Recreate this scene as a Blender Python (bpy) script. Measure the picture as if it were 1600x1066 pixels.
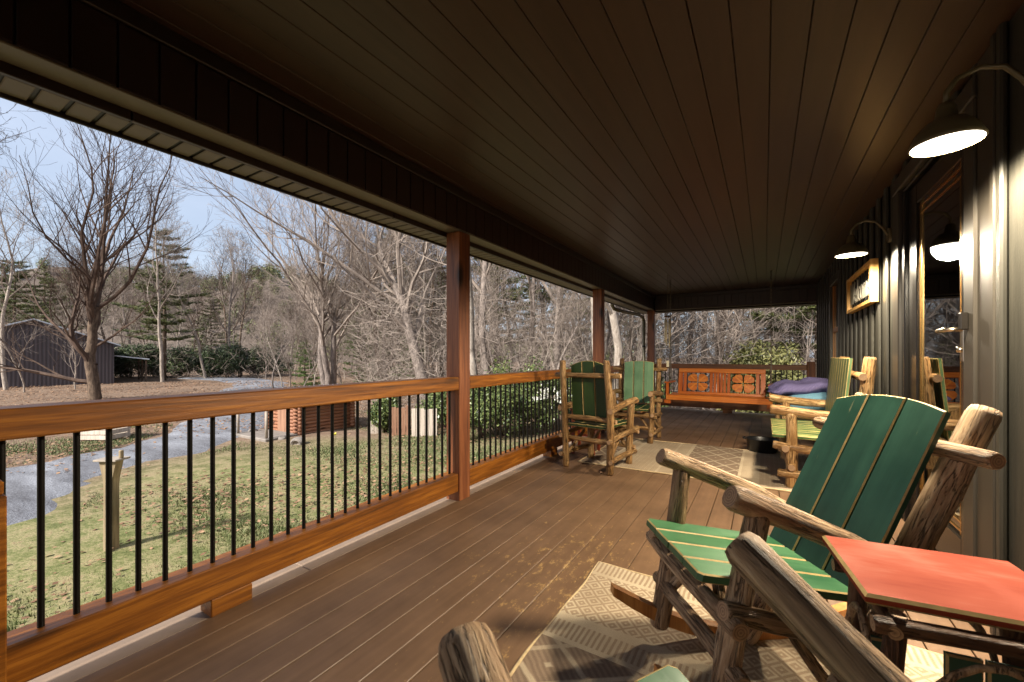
import bpy, bmesh, math, random
import numpy as np
from mathutils import Vector, Matrix

for o in list(bpy.data.objects): bpy.data.objects.remove(o)
SC = bpy.context.scene
COL = SC.collection
R = math.radians

# ------------------------------------------------------------------ camera, sky, sun, exposure
H = 1.14                                   # eye height above the deck
cam = bpy.data.cameras.new('camera'); camo = bpy.data.objects.new('camera', cam); COL.objects.link(camo)
cam.sensor_width = 36.0; cam.lens = 36*645.5/1600; cam.shift_y = 0.0144
cam.clip_start = 0.02; cam.clip_end = 3000
cam.dof.use_dof = True; cam.dof.focus_distance = 4.5; cam.dof.aperture_fstop = 7.0
YAW = R(31.46)
camo.location = (0, 0, H); camo.rotation_euler = (R(90), 0, YAW)
SC.camera = camo

SUN_EL, SUN_AZ = R(38), R(188)             # azimuth clockwise from +Y: behind and to the left of the camera
w = bpy.data.worlds.new('World'); SC.world = w; w.use_nodes = True
nt = w.node_tree; nt.nodes.clear()
wo = nt.nodes.new('ShaderNodeOutputWorld'); bg = nt.nodes.new('ShaderNodeBackground')
sky = nt.nodes.new('ShaderNodeTexSky'); sky.sky_type = 'NISHITA'; sky.sun_disc = False
sky.sun_elevation = SUN_EL; sky.sun_rotation = SUN_AZ; sky.air_density = 1.0; sky.dust_density = 2.0; sky.ozone_density = 1.5
tc = nt.nodes.new('ShaderNodeTexCoord'); mp = nt.nodes.new('ShaderNodeMapping'); mp.inputs['Scale'].default_value = (1, 1, 3.2)
cn = nt.nodes.new('ShaderNodeTexNoise'); cn.inputs['Scale'].default_value = 1.1; cn.inputs['Detail'].default_value = 7; cn.inputs['Roughness'].default_value = .55
cr = nt.nodes.new('ShaderNodeValToRGB'); cr.color_ramp.elements[0].position = .36; cr.color_ramp.elements[1].position = .72
cr.color_ramp.elements[0].color = (.38, .38, .38, 1); cr.color_ramp.elements[1].color = (.68, .68, .68, 1)
mx = nt.nodes.new('ShaderNodeMix'); mx.data_type = 'RGBA'; mx.inputs['B'].default_value = (6.4, 7.1, 8.5, 1)
L = nt.links.new
L(tc.outputs['Generated'], mp.inputs['Vector']); L(mp.outputs[0], cn.inputs['Vector']); L(cn.outputs['Fac'], cr.inputs[0])
L(cr.outputs[0], mx.inputs['Factor']); L(sky.outputs[0], mx.inputs['A']); L(mx.outputs['Result'], bg.inputs[0]); L(bg.outputs[0], wo.inputs[0])
bg.inputs[1].default_value = 0.068

sl = bpy.data.lights.new('sun', 'SUN'); so = bpy.data.objects.new('sun', sl); COL.objects.link(so)
sl.energy = 4.0; sl.angle = R(8); sl.color = (1, .95, .88)
sd = Vector((math.sin(SUN_AZ)*math.cos(SUN_EL), math.cos(SUN_AZ)*math.cos(SUN_EL), math.sin(SUN_EL)))
so.rotation_euler = sd.to_track_quat('Z', 'Y').to_euler(); so.location = sd*60
vs = SC.view_settings; vs.view_transform = 'Standard'; vs.look = 'None'; vs.gamma = 1; vs.use_curve_mapping = False
vs.exposure = 1.2
SC.cycles.max_bounces = 8; SC.cycles.diffuse_bounces = 4; SC.cycles.transparent_max_bounces = 8
SC.cycles.caustics_reflective = False; SC.cycles.caustics_refractive = False
SC.cycles.sample_clamp_indirect = 4.0

LAMP_W = 240.0

# ------------------------------------------------------------------ helpers
rnd = random.Random(7)
def col_s(*c):                              # sRGB 0-255 to linear
    return tuple((x/255/12.92 if x/255 <= .04045 else ((x/255+.055)/1.055)**2.4) for x in c)

class NT:
    """small node expression helper"""
    def __init__(s, name):
        s.m = bpy.data.materials.new(name); s.m.use_nodes = True
        s.t = s.m.node_tree; s.b = s.t.nodes['Principled BSDF']; s.out = s.t.nodes['Material Output']
    def n(s, typ, **kw):
        nd = s.t.nodes.new('ShaderNode'+typ)
        for k, v in kw.items(): setattr(nd, k, v)
        return nd
    def put(s, sock, v):
        if isinstance(v, bpy.types.NodeSocket): s.t.links.new(v, sock)
        elif v is not None:
            if isinstance(v, (tuple, list)) and len(v) == 3 and len(sock.default_value) == 4: v = (*v, 1)
            sock.default_value = v
    def coord(s, kind='Object', scale=(1, 1, 1), rot=(0, 0, 0)):
        c = s.n('TexCoord'); m = s.n('Mapping'); m.inputs['Scale'].default_value = scale; m.inputs['Rotation'].default_value = rot
        s.t.links.new(c.outputs[kind], m.inputs[0]); return m.outputs[0]
    def pos(s, scale=(1, 1, 1)):
        c = s.n('NewGeometry'); m = s.n('Mapping'); m.inputs['Scale'].default_value = scale
        s.t.links.new(c.outputs['Position'], m.inputs[0]); return m.outputs[0]
    def noise(s, vec, scale, detail=4, rough=.55, dist=0, w=None):
        nd = s.n('TexNoise'); s.put(nd.inputs['Scale'], scale); nd.inputs['Detail'].default_value = detail
        nd.inputs['Roughness'].default_value = rough; nd.inputs['Distortion'].default_value = dist
        if w is not None: nd.noise_dimensions = '4D'; s.put(nd.inputs['W'], w)
        s.t.links.new(vec, nd.inputs['Vector']); return nd.outputs['Fac']
    def voro(s, vec, scale, out='Distance', feat='F1'):
        nd = s.n('TexVoronoi', feature=feat); nd.inputs['Scale'].default_value = scale
        s.t.links.new(vec, nd.inputs['Vector']); return nd.outputs[out]
    def rand(s, k=37.0):
        o = s.n('ObjectInfo'); return s.ma('MULTIPLY', o.outputs['Random'], k)
    def ma(s, op, a, b=0.0, c=None, clamp=False):
        nd = s.n('Math', operation=op, use_clamp=clamp); s.put(nd.inputs[0], a); s.put(nd.inputs[1], b)
        if c is not None: s.put(nd.inputs[2], c)
        return nd.outputs[0]
    def ramp(s, f, stops, interp='LINEAR'):
        nd = s.n('ValToRGB'); e = nd.color_ramp.elements; nd.color_ramp.interpolation = interp
        while len(e) < len(stops): e.new(.5)
        for x, (p, c) in zip(e, stops):
            x.position = p; x.color = (*c, 1) if isinstance(c, (tuple, list)) else (c, c, c, 1)
        s.t.links.new(f, nd.inputs[0]); return nd.outputs[0]
    def mix(s, f, a, b, blend='MIX'):
        nd = s.n('Mix', data_type='RGBA', blend_type=blend); s.put(nd.inputs['Factor'], f); s.put(nd.inputs['A'], a); s.put(nd.inputs['B'], b)
        return nd.outputs['Result']
    def sep(s, vec):
        nd = s.n('SeparateXYZ'); s.t.links.new(vec, nd.inputs[0]); return nd.outputs
    def bump(s, h, strength=.3, dist=.01):
        nd = s.n('Bump'); nd.inputs['Strength'].default_value = strength; nd.inputs['Distance'].default_value = dist
        s.t.links.new(h, nd.inputs['Height']); s.t.links.new(nd.outputs[0], s.b.inputs['Normal'])
    def set(s, color=None, rough=None, metal=None, spec=None):
        if color is not None: s.put(s.b.inputs['Base Color'], color)
        if rough is not None: s.put(s.b.inputs['Roughness'], rough)
        if metal is not None: s.put(s.b.inputs['Metallic'], metal)
        if spec is not None: s.put(s.b.inputs['Specular IOR Level'], spec)
        return s.m

M = {}
def simple(name, c, rough=.6, metal=0, spec=.5, var=.12, scale=9, bump=0):
    t = NT(name); v = t.coord('Object'); f = t.noise(v, scale, 5, .6, w=t.rand())
    c2 = tuple(x*(1-var) for x in c); c3 = tuple(min(1, x*(1+var)) for x in c)
    t.set(t.ramp(f, [(.3, c2), (.7, c3)]), rough, metal, spec)
    if bump: t.bump(f, bump, .01)
    M[name] = t.m; return t.m

def wood(name, c_dark, c_mid, c_light, axis='Y', rough=.42, knots=True, streak=1.0, bump=.15, fine=1.0):
    """stained timber, grain along the local axis"""
    t = NT(name); s = {'X': (2.6, 48, 48), 'Y': (48, 2.6, 48), 'Z': (48, 48, 2.6)}[axis]
    w = t.rand(53)
    g = t.noise(t.coord('Object', tuple(x*fine for x in s)), 1.0, 6, .62, .6, w=w)
    b = t.noise(t.coord('Object', tuple(x*.16*fine for x in s)), 1.0, 4, .6, 2.0, w=w)
    f = t.ma('ADD', t.ma('MULTIPLY', g, .55*streak), t.ma('MULTIPLY', b, 1-.55*streak))
    c = t.ramp(f, [(.35, c_dark), (.5, c_mid), (.66, c_light)])
    if knots:
        k = {'X': (1.6, 4, 4), 'Y': (4, 1.6, 4), 'Z': (4, 4, 1.6)}[axis]
        kd = t.voro(t.coord('Object', tuple(x*.95 for x in k)), 1.0)
        c = t.mix(t.ramp(kd, [(.06, 1.0), (.10, .75), (.2, 0.0)]), c, tuple(x*.32 for x in c_dark))
    t.set(c, rough); t.bump(g, bump, .004); M[name] = t.m; return t.m

def new_obj(name, me, mats=(), parent=None, loc=None, rot=None, **props):
    o = bpy.data.objects.new(name, me); COL.objects.link(o)
    if me is not None and not me.materials:
        for m in mats: me.materials.append(M[m] if isinstance(m, str) else m)
    if parent is not None: o.parent = parent
    if loc is not None: o.location = loc
    if rot is not None: o.rotation_euler = rot
    for k, v in props.items(): o[k] = v
    return o
def empty(name, loc=(0, 0, 0), rz=0.0, label=None, category=None, group=None, kind=None, rx=0.0):
    o = bpy.data.objects.new(name, None); COL.objects.link(o); o.empty_display_size = .1
    o.location = loc; o.rotation_euler = (rx, 0, rz)
    return tag(o, label, category, group, kind)
def tag(o, label=None, category=None, group=None, kind=None):
    for k, v in (('label', label), ('category', category), ('group', group), ('kind', kind)):
        if v: o[k] = v
    return o
def mesh(name, verts, faces, smooth=False, mi=None):
    me = bpy.data.meshes.new(name); me.from_pydata([tuple(v) for v in verts], [], faces); me.update()
    if smooth: me.polygons.foreach_set('use_smooth', [True]*len(me.polygons))
    if mi is not None: me.polygons.foreach_set('material_index', mi)
    return me
def fast_mesh(name, V, k, smooth=False):
    """V: (n*k,3) array, faces are consecutive k-gons"""
    V = np.asarray(V, dtype=np.float32); nv = len(V); nf = nv//k
    me = bpy.data.meshes.new(name); me.vertices.add(nv); me.vertices.foreach_set('co', V.ravel())
    me.loops.add(nv); me.loops.foreach_set('vertex_index', np.arange(nv, dtype=np.int32))
    me.polygons.add(nf); me.polygons.foreach_set('loop_start', np.arange(0, nv, k, dtype=np.int32))
    me.update(calc_edges=True); return me
def box_geo(x0, x1, y0, y1, z0, z1, c=0.0):
    if c <= 0:
        v = [(x, y, z) for x in (x0, x1) for y in (y0, y1) for z in (z0, z1)]
        return v, [(0, 1, 3, 2), (4, 6, 7, 5), (0, 4, 5, 1), (2, 3, 7, 6), (0, 2, 6, 4), (1, 5, 7, 3)]
    bm = bmesh.new(); bmesh.ops.create_cube(bm, size=1)
    for v in bm.verts: v.co = ((x0+x1)/2+v.co.x*(x1-x0), (y0+y1)/2+v.co.y*(y1-y0), (z0+z1)/2+v.co.z*(z1-z0))
    bmesh.ops.bevel(bm, geom=bm.edges[:], offset=c, segments=1, affect='EDGES', profile=.5)
    bm.verts.index_update(); r = ([tuple(v.co) for v in bm.verts], [tuple(v.index for v in f.verts) for f in bm.faces]); bm.free(); return r
class Geo:
    def __init__(s): s.v = []; s.f = []; s.mi = []
    def add(s, vf, mi=0, mat=None):
        b = len(s.v); v, f = vf
        if mat is not None: v = [tuple(mat @ Vector(q)) for q in v]
        s.v += list(v); s.f += [tuple(i+b for i in q) for q in f]; s.mi += [mi]*len(f); return s
    def box(s, *a, c=0.0, mi=0, mat=None): return s.add(box_geo(*a, c=c), mi, mat)
    def mesh(s, name, smooth=False): return mesh(name, s.v, s.f, smooth, s.mi)
def box(name, x0, x1, y0, y1, z0, z1, mat, parent=None, c=0.0, **props):
    """a bevelled box whose origin is its own centre"""
    cx, cy, cz = (x0+x1)/2, (y0+y1)/2, (z0+z1)/2
    me = mesh(name, *box_geo(x0-cx, x1-cx, y0-cy, y1-cy, z0-cz, z1-cz, c=c))
    return new_obj(name, me, (mat,), parent, (cx, cy, cz), **props)
def tube_geo(pts, rad, sides=8, caps=True):
    """tube along a polyline; rad a number or a list"""
    P = [Vector(p) for p in pts]; n = len(P)
    rr = rad if isinstance(rad, (list, tuple)) else [rad]*n
    v, f = [], []; up = None
    for i, p in enumerate(P):
        d = (P[min(i+1, n-1)]-P[max(i-1, 0)]).normalized()
        if up is None: up = d.orthogonal().normalized()
        a = (up-d*up.dot(d));
        a = a.normalized() if a.length > 1e-6 else d.orthogonal().normalized()
        up = a; b = d.cross(a)
        for k in range(sides):
            t = 2*math.pi*k/sides; v.append(tuple(p+(a*math.cos(t)+b*math.sin(t))*rr[i]))
    for i in range(n-1):
        for k in range(sides):
            k2 = (k+1) % sides
            f.append((i*sides+k, i*sides+k2, (i+1)*sides+k2, (i+1)*sides+k))
    if caps: f.append(tuple(range(sides))[::-1]); f.append(tuple((n-1)*sides+k for k in range(sides)))
    return v, f
def tube(name, pts, rad, mat, parent=None, sides=8, smooth=True, loc=None):
    return new_obj(name, mesh(name, *tube_geo(pts, rad, sides), smooth), (mat,), parent, loc)
def lathe_geo(prof, sides=24, cap0=False, cap1=False):
    v, f = [], []
    for r, z in prof:
        for k in range(sides):
            t = 2*math.pi*k/sides; v.append((r*math.cos(t), r*math.sin(t), z))
    for i in range(len(prof)-1):
        for k in range(sides):
            k2 = (k+1) % sides; f.append((i*sides+k, i*sides+k2, (i+1)*sides+k2, (i+1)*sides+k))
    if cap0: f.append(tuple(range(sides))[::-1])
    if cap1: f.append(tuple((len(prof)-1)*sides+k for k in range(sides)))
    return v, f
def gp(u, d):
    """ground point at forward distance d on the bearing u (photo column, 1600 wide)"""
    r = (u-800)/645.5
    return Vector((d*(r*math.cos(YAW)-math.sin(YAW)), d*(r*math.sin(YAW)+math.cos(YAW)), 0))

# ------------------------------------------------------------------ materials
def make_materials():
    # deck boards
    t = NT('deck_paint'); w = t.rand(91); v = t.coord('Object'); p = t.pos()
    g = t.noise(t.coord('Object', (30, 1.5, 30)), 1, 5, .6, .3, w=w)
    b = t.noise(p, 2.3, 4, .6)
    base = t.ramp(t.ma('ADD', t.ma('MULTIPLY', g, .4), t.ma('MULTIPLY', b, .6)), [(.32, col_s(94, 71, 52)), (.55, col_s(118, 91, 68)), (.75, col_s(138, 110, 84))])
    tint = t.ma('MULTIPLY_ADD', t.rand(1), .25, .87)
    base = t.mix(1.0, base, t.ramp(tint, [(0, 0.0), (1, 1.0)]), 'MULTIPLY')
    sc = t.noise(t.pos((7, 3.6, 9)), 3.0, 8, .80); big = t.noise(p, 1.05, 3, .5)
    px, py, _ = t.sep(p)
    near = t.ma('ADD', t.ma('ABSOLUTE', t.ma('ADD', px, .85)), t.ma('ABSOLUTE', t.ma('MULTIPLY', t.ma('ADD', py, -1.9), .5)))
    zone = t.ramp(near, [(.1, .11), (1.6, 0.0)])
    worn = t.ramp(t.ma('ADD', t.ma('ADD', sc, t.ma('MULTIPLY', big, .12)), zone), [(.70, 0.0), (.755, 1.0)])
    base = t.mix(t.ma('MULTIPLY', worn, .75), base, col_s(176, 142, 92))
    t.set(base, t.ramp(b, [(.3, .5), (.7, .36)]), spec=.35); t.bump(g, .12, .003); M['deck_paint'] = t.m
    simple('deck_edge', col_s(150, 128, 108), .6, bump=.1)
    wood('rail_wood', col_s(72, 40, 10), col_s(132, 77, 20), col_s(184, 118, 40), 'Y', .42, bump=.35)
    wood('rail_wood_x', col_s(86, 46, 16), col_s(122, 70, 26), col_s(154, 94, 38), 'X', .45)
    wood('post_wood', col_s(70, 36, 18), col_s(124, 70, 38), col_s(158, 100, 60), 'Z', .55, fine=.9, bump=.35)
    wood('swing_wood', col_s(166, 80, 22), col_s(210, 116, 40), col_s(232, 148, 66), 'X', .33)
    wood('swing_wood_z', col_s(150, 68, 20), col_s(190, 96, 32), col_s(214, 122, 50), 'Z', .33)
    wood('swing_inlay', col_s(196, 110, 30), col_s(226, 140, 48), col_s(240, 164, 76), 'Z', .3, knots=False)
    simple('black_metal', (.012, .011, .010), .35, .6)
    # ceiling and beams
    t = NT('ceiling_paint'); p = t.pos((14, 1.0, 14)); f = t.noise(p, 1, 5, .6, .4, w=t.rand())
    t.set(t.ramp(f, [(.3, col_s(60, 43, 33)), (.7, col_s(72, 53, 41))]), .42, spec=.4); t.bump(f, .08, .003); M['ceiling_paint'] = t.m
    simple('beam_paint', col_s(48, 32, 25), .4, var=.2, scale=4)
    simple('beam_trim', col_s(44, 32, 24), .4, var=.12)
    simple('soffit_paint', col_s(104, 92, 80), .5, var=.1)
    simple('soffit_dark', col_s(38, 29, 24), .5)
    # wall paint
    t = NT('wall_paint'); f = t.noise(t.coord('Object', (40, 40, 3)), 1, 5, .6, .3, w=t.rand()); f2 = t.noise(t.pos(), 60, 3, .6)
    t.set(t.ramp(f, [(.3, col_s(40, 39, 34)), (.7, col_s(54, 52, 46))]), .46, spec=.45)
    t.bump(t.ma('ADD', f, t.ma('MULTIPLY', f2, .5)), .35, .004); M['wall_paint'] = t.m
    simple('trim_paint', col_s(52, 48, 42), .4, var=.06, scale=3, bump=.03)
    simple('door_paint', col_s(26, 23, 20), .25, var=.06)
    simple('brass', col_s(206, 170, 110), .25, 1.0, var=.05)
    simple('nickel', col_s(214, 200, 178), .22, 1.0, var=.05)
    wood('interior_wood', col_s(150, 92, 40), col_s(190, 126, 62), col_s(214, 156, 90), 'Z', .35)
    wood('interior_red', col_s(70, 16, 10), col_s(110, 28, 16), col_s(130, 40, 22), 'Z', .35)
    simple('interior_dark', col_s(60, 46, 38), .7)
    t = NT('glass'); t.t.nodes.remove(t.b)
    tr = t.n('BsdfTransparent'); tr.inputs[0].default_value = (.86, .87, .85, 1); gl = t.n('BsdfGlossy'); gl.inputs['Roughness'].default_value = 0.0
    fr = t.n('Fresnel'); fr.inputs[0].default_value = 1.5; ms = t.n('MixShader')
    t.put(ms.inputs[0], t.ma('MULTIPLY_ADD', fr.outputs[0], 1.5, .02, clamp=True)); t.t.links.new(tr.outputs[0], ms.inputs[1]); t.t.links.new(gl.outputs[0], ms.inputs[2])
    t.t.links.new(ms.outputs[0], t.out.inputs[0]); M['glass'] = t.m
    t = NT('lamp_glow'); t.set((1, .95, .86)); t.put(t.b.inputs['Emission Color'], (1, .93, .80)); t.b.inputs['Emission Strength'].default_value = 4; M['lamp_glow'] = t.m
    simple('lamp_shade', col_s(96, 88, 66), .4, .1)
    # logs
    def bark(name, d, m_, l, pol):
        t = NT(name); w = t.rand(77)
        s = t.noise(t.coord('Object', (52, 52, 5.5)), 1, 7, .70, 1.2, w=w); b = t.noise(t.coord('Object', (5, 5, 3)), 1, 3, .5, w=w)
        f = t.ma('ADD', t.ma('MULTIPLY', s, .6), t.ma('MULTIPLY', b, .4))
        c = t.ramp(f, [(.36, d), (.49, m_), (.62, l)])
        k = t.voro(t.coord('Object', (6, 6, 4)), 1.0); c = t.mix(t.ramp(k, [(.06, 1.0), (.15, 0.0)]), c, tuple(x*.3 for x in d))
        cr = t.ma('ABSOLUTE', t.ma('ADD', t.noise(t.coord('Object', (34, 34, 2.2)), 1, 4, .6, 1.5, w=w), -.5))
        c = t.mix(t.ramp(cr, [(.004, .8), (.022, 0.0)]), c, tuple(x*.35 for x in d))
        t.set(c, pol, spec=.35); t.bump(t.ma('ADD', s, t.ramp(cr, [(.0, 0.0), (.03, .5)])), .9, .012); M[name] = t.m
    bark('log_tan', col_s(112, 78, 44), col_s(172, 132, 84), col_s(214, 178, 128), .42)
    bark('log_brown', col_s(98, 74, 54), col_s(160, 128, 96), col_s(212, 182, 146), .55)
    bark('log_gold', col_s(86, 60, 34), col_s(146, 110, 68), col_s(190, 156, 110), .45)
    bark('log_dark', col_s(62, 40, 26), col_s(96, 64, 42), col_s(128, 92, 62), .5)
    t = NT('log_end'); v = t.coord('Object', (1, 1, 1)); x_, y_, _ = t.sep(v); rad = t.ma('SQRT', t.ma('ADD', t.ma('MULTIPLY', x_, x_), t.ma('MULTIPLY', y_, y_)))
    f = t.ma('ADD', t.ma('MULTIPLY', t.noise(v, 38, 5, .6, 1.0), .6), t.ma('MULTIPLY', t.ma('FRACT', t.ma('MULTIPLY', rad, 130.0)), .4))
    t.set(t.ramp(f, [(.3, col_s(124, 96, 72)), (.7, col_s(186, 150, 112))]), .7); M['log_end'] = t.m
    # green paint
    def green(name, d, l, wornc, wornamt, rough=.33, axis='Z'):
        t = NT(name); w = t.rand(31)
        s = {'Z': (14, 14, 1.4), 'Y': (14, 1.4, 14)}[axis]
        f = t.noise(t.coord('Object', s), 1, 5, .6, .5, w=w); b = t.noise(t.coord('Object'), 3.2, 4, .6, w=w)
        c = t.ramp(t.ma('ADD', t.ma('MULTIPLY', f, .45), t.ma('MULTIPLY', b, .55)), [(.38, d), (.62, l)])
        st = t.noise(t.coord('Object', tuple(x*2.6 for x in s)), 1, 6, .7, .2, w=w)
        c = t.mix(t.ma('MULTIPLY', t.ramp(st, [(.70-wornamt, 0.0), (.75-wornamt, 1.0)]), .8), c, wornc)
        chip = t.noise(t.coord('Object', (1, 1, .5)), 46, 6, .75, w=w); c = t.mix(t.ramp(chip, [(.70, 0.0), (.735, .85)]), c, wornc)
        gr = t.noise(t.coord('Object'), 7, 6, .7, w=w); c = t.mix(t.ramp(gr, [(.55, 0.0), (.8, .45)]), c, tuple(x*.45 for x in d))
        t.set(c, t.ma('MULTIPLY_ADD', b, .35, rough-.1), spec=.45); t.bump(t.ma('ADD', f, t.ma('MULTIPLY', chip, .3)), .25, .004); M[name] = t.m
    green('green_teal', col_s(22, 60, 47), col_s(48, 90, 73), col_s(150, 144, 108), .02, .4)
    green('green_seat_sheen', col_s(40, 84, 54), col_s(80, 122, 84), col_s(180, 168, 112), .02, .26)  # rocker seat green, lightened to carry the lamp's sheen in its colour
    green('green_dark', col_s(24, 44, 14), col_s(46, 70, 26), col_s(90, 70, 40), -.02, .5)
    green('green_pale', col_s(74, 110, 78), col_s(112, 146, 110), col_s(60, 60, 40), -.05, .5)
    green('green_worn', col_s(50, 76, 42), col_s(92, 118, 74), col_s(200, 186, 118), .13, .4)
    green('green_worn_seat', col_s(44, 76, 34), col_s(84, 114, 60), col_s(196, 184, 112), .17, .45)
    simple('worn_edge', col_s(176, 150, 96), .6, var=.25, scale=30)
    t = NT('coral_paint'); f = t.ma('ADD', t.ma('MULTIPLY', t.noise(t.coord('Object', (3, 9, 6)), 1, 4, .55, .6), .75), t.ma('MULTIPLY', t.noise(t.coord('Object', (8, 8, 60)), 1, 6, .7), .25))
    t.set(t.ramp(f, [(.36, (.25, .036, .015)), (.52, (.31, .058, .029)), (.68, (.38, .13, .088))]), .75, spec=.12); M['coral_paint'] = t.m
    # rugs
    def rug(name, axis):
        t = NT(name); v = t.coord('Object'); x, y, _ = t.sep(v)
        a, b = (x, y) if axis == 'Y' else (y, x)      # b runs along the bands' order
        def fr(e, p): return t.ma('FRACT', t.ma('DIVIDE', e, p))
        def tri(e, p): return t.ma('ABSOLUTE', t.ma('ADD', t.ma('MULTIPLY', fr(e, p), 2.0), -1.0))
        wob = t.ma('MULTIPLY', t.ma('ADD', t.noise(v, 9, 2), -.5), .012)
        a2 = t.ma('ADD', a, wob); b2 = t.ma('ADD', b, wob)
        dm = t.ma('ADD', tri(a2, .085), tri(b2, .085))
        small = t.ramp(t.ma('FRACT', t.ma('MULTIPLY', dm, 1.5)), [(.0, 1.0), (.18, 1.0), (.28, 0.0), (.72, 0.0), (.82, 1.0), (1, 1.0)])
        dl = t.ma('ADD', tri(a2, .30), tri(b2, .22))
        bigl = t.ramp(t.ma('ABSOLUTE', t.ma('ADD', t.ma('FRACT', dl), -.5)), [(.33, 0.0), (.42, 1.0)])
        comb = t.ramp(tri(a2, .022), [(.35, 0.0), (.6, 1.0)])
        bp = fr(t.ma('ADD', b, 5.0-.53), 1.25)            # band position, 0..1 over 1.25 m
        def band(lo, hi):
            return t.ma('MULTIPLY', t.ma('GREATER_THAN', bp, lo), t.ma('LESS_THAN', bp, hi))
        pat = t.ma('ADD', t.ma('MULTIPLY', band(.0, .30), small), t.ma('MULTIPLY', band(.32, .42), comb))
        pat = t.ma('ADD', pat, t.ma('MULTIPLY', band(.45, .86), bigl)); pat = t.ma('ADD', pat, t.ma('MULTIPLY', band(.88, .96), comb))
        lines = t.ma('ADD', t.ma('ADD', band(.30, .32), band(.42, .45)), t.ma('ADD', band(.86, .88), band(.96, 1.0)))
        pat = t.ma('ADD', pat, lines, clamp=True)
        weave = t.noise(t.coord('Object', (1, 1, 1)), 220, 2, .7); fade = t.noise(v, 3, 3, .6)
        pat = t.ma('MULTIPLY', pat, t.ramp(fade, [(.25, .3), (.65, .85)]))
        c = t.mix(pat, t.mix(fade, col_s(140, 120, 98), col_s(170, 148, 122)), t.mix(fade, col_s(188, 172, 146), col_s(212, 196, 168)))
        dark = t.ma('MULTIPLY', band(.45, .86), t.ma('ADD', t.ma('MULTIPLY', pat, -.5), .5))
        hat = t.ramp(tri(t.ma('ADD', a2, b2), .03), [(.3, 0.0), (.7, .45)])
        c = t.mix(t.ma('MULTIPLY', dark, 1.2, clamp=True), c, t.mix(hat, col_s(96, 78, 70), col_s(160, 138, 116)))
        c = t.mix(t.ma('MULTIPLY', t.ramp(weave, [(.35, .0), (.7, 1.0)]), .22), c, col_s(70, 54, 40))
        t.set(c, .92, spec=.15); t.bump(t.ma('ADD', weave, pat), .35, .004); M[name] = t.m
    simple('rug_edge', col_s(196, 172, 132), .95, var=.2, scale=60, bump=.3)
    rug('rug_weave', 'Y'); rug('rug_weave_x', 'X')
    # blanket, pillow, misc
    def knit(name, c1, c2, sc):
        t = NT(name); wv = t.n('TexWave', wave_type='BANDS', bands_direction='X'); wv.inputs['Scale'].default_value = sc; wv.inputs['Distortion'].default_value = 3.5
        wv.inputs['Detail'].default_value = 3; t.t.links.new(t.coord('Object'), wv.inputs['Vector'])
        t.set(t.ramp(wv.outputs['Fac'], [(.2, c1), (.8, c2)]), .95, spec=.1); t.bump(wv.outputs['Fac'], .7, .01); M[name] = t.m
    knit('knit_purple', col_s(92, 84, 134), col_s(150, 142, 186), 26)
    knit('knit_blue', col_s(90, 146, 176), col_s(160, 206, 226), 30)
    simple('enamel_black', (.012, .012, .013), .3, .2)
    simple('rope', col_s(120, 110, 96), .9)
    simple('chime_metal', col_s(236, 222, 188), .35, .0, var=.05)
    wood('sign_wood', col_s(178, 128, 60), col_s(212, 164, 90), col_s(232, 192, 124), 'Z', .5, knots=False)
    simple('sign_slat', col_s(20, 19, 18), .6)
    simple('sign_white', col_s(150, 147, 138), .7, spec=.2, var=.05)
    wood('stool_wood', col_s(92, 34, 16), col_s(130, 54, 26), col_s(156, 76, 40), 'Z', .45, knots=False)
    # outdoors
    t = NT('ground_cover'); p = t.pos(); n1 = t.noise(p, .22, 5, .6); n2 = t.noise(p, 3.2, 6, .7); n3 = t.noise(p, 26, 4, .7)
    px, py, _ = t.sep(p)
    dist = t.ma('SQRT', t.ma('ADD', t.ma('MULTIPLY', px, px), t.ma('MULTIPLY', py, py)))
    grass = t.ramp(t.ma('ADD', t.ma('MULTIPLY', n2, .6), t.ma('MULTIPLY', n3, .4)), [(.34, col_s(76, 84, 48)), (.46, col_s(108, 110, 70)), (.56, col_s(142, 132, 98)), (.68, col_s(126, 102, 80))])
    leaf = t.ramp(t.ma('ADD', t.ma('MULTIPLY', n2, .5), t.ma('MULTIPLY', n3, .5)), [(.34, col_s(82, 66, 54)), (.5, col_s(120, 100, 84)), (.68, col_s(152, 134, 114))])
    fz = t.ramp(t.ma('ADD', t.ma('MULTIPLY', dist, .04), t.ma('MULTIPLY', n1, .35)), [(.50, 0.0), (.66, 1.0)])
    c = t.mix(fz, grass, leaf); t.set(c, .95, spec=.1); t.bump(n3, .5, .03); M['ground_cover'] = t.m
    t = NT('gravel'); p = t.pos(); n = t.noise(p, 40, 4, .7); n2 = t.noise(t.pos((.5, 1.6, 1)), 1.4, 5, .65)
    t.set(t.ramp(t.ma('ADD', t.ma('MULTIPLY', n, .5), t.ma('MULTIPLY', n2, .5)), [(.36, col_s(84, 83, 86)), (.5, col_s(118, 119, 124)), (.64, col_s(150, 152, 158))]), .95, spec=.15); t.bump(n, .6, .03); M['gravel'] = t.m
    def fol(name, d, l, rough=.5, trans=.25):
        t = NT(name); oi = t.n('NewGeometry'); f = t.noise(t.pos(), 1.1, 3, .6)
        r = t.ma('ADD', t.ma('MULTIPLY', oi.outputs['Random Per Island'], .6), t.ma('MULTIPLY', f, .4))
        t.set(t.ramp(r, [(.2, d), (.8, l)]), rough, spec=.3); M[name] = t.m
        t.b.inputs['Subsurface Weight'].default_value = 0.0
    fol('pine_green', (.035, .052, .016), (.16, .17, .055))
    fol('pine_bright', (.05, .10, .02), (.16, .23, .06))
    fol('shrub_dark', (.022, .036, .014), (.085, .11, .042))
    fol('holly_leaf', (.022, .045, .014), (.17, .20, .065), .35)
    fol('rhodo_leaf', (.07, .08, .025), (.26, .24, .09), .4)
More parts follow.
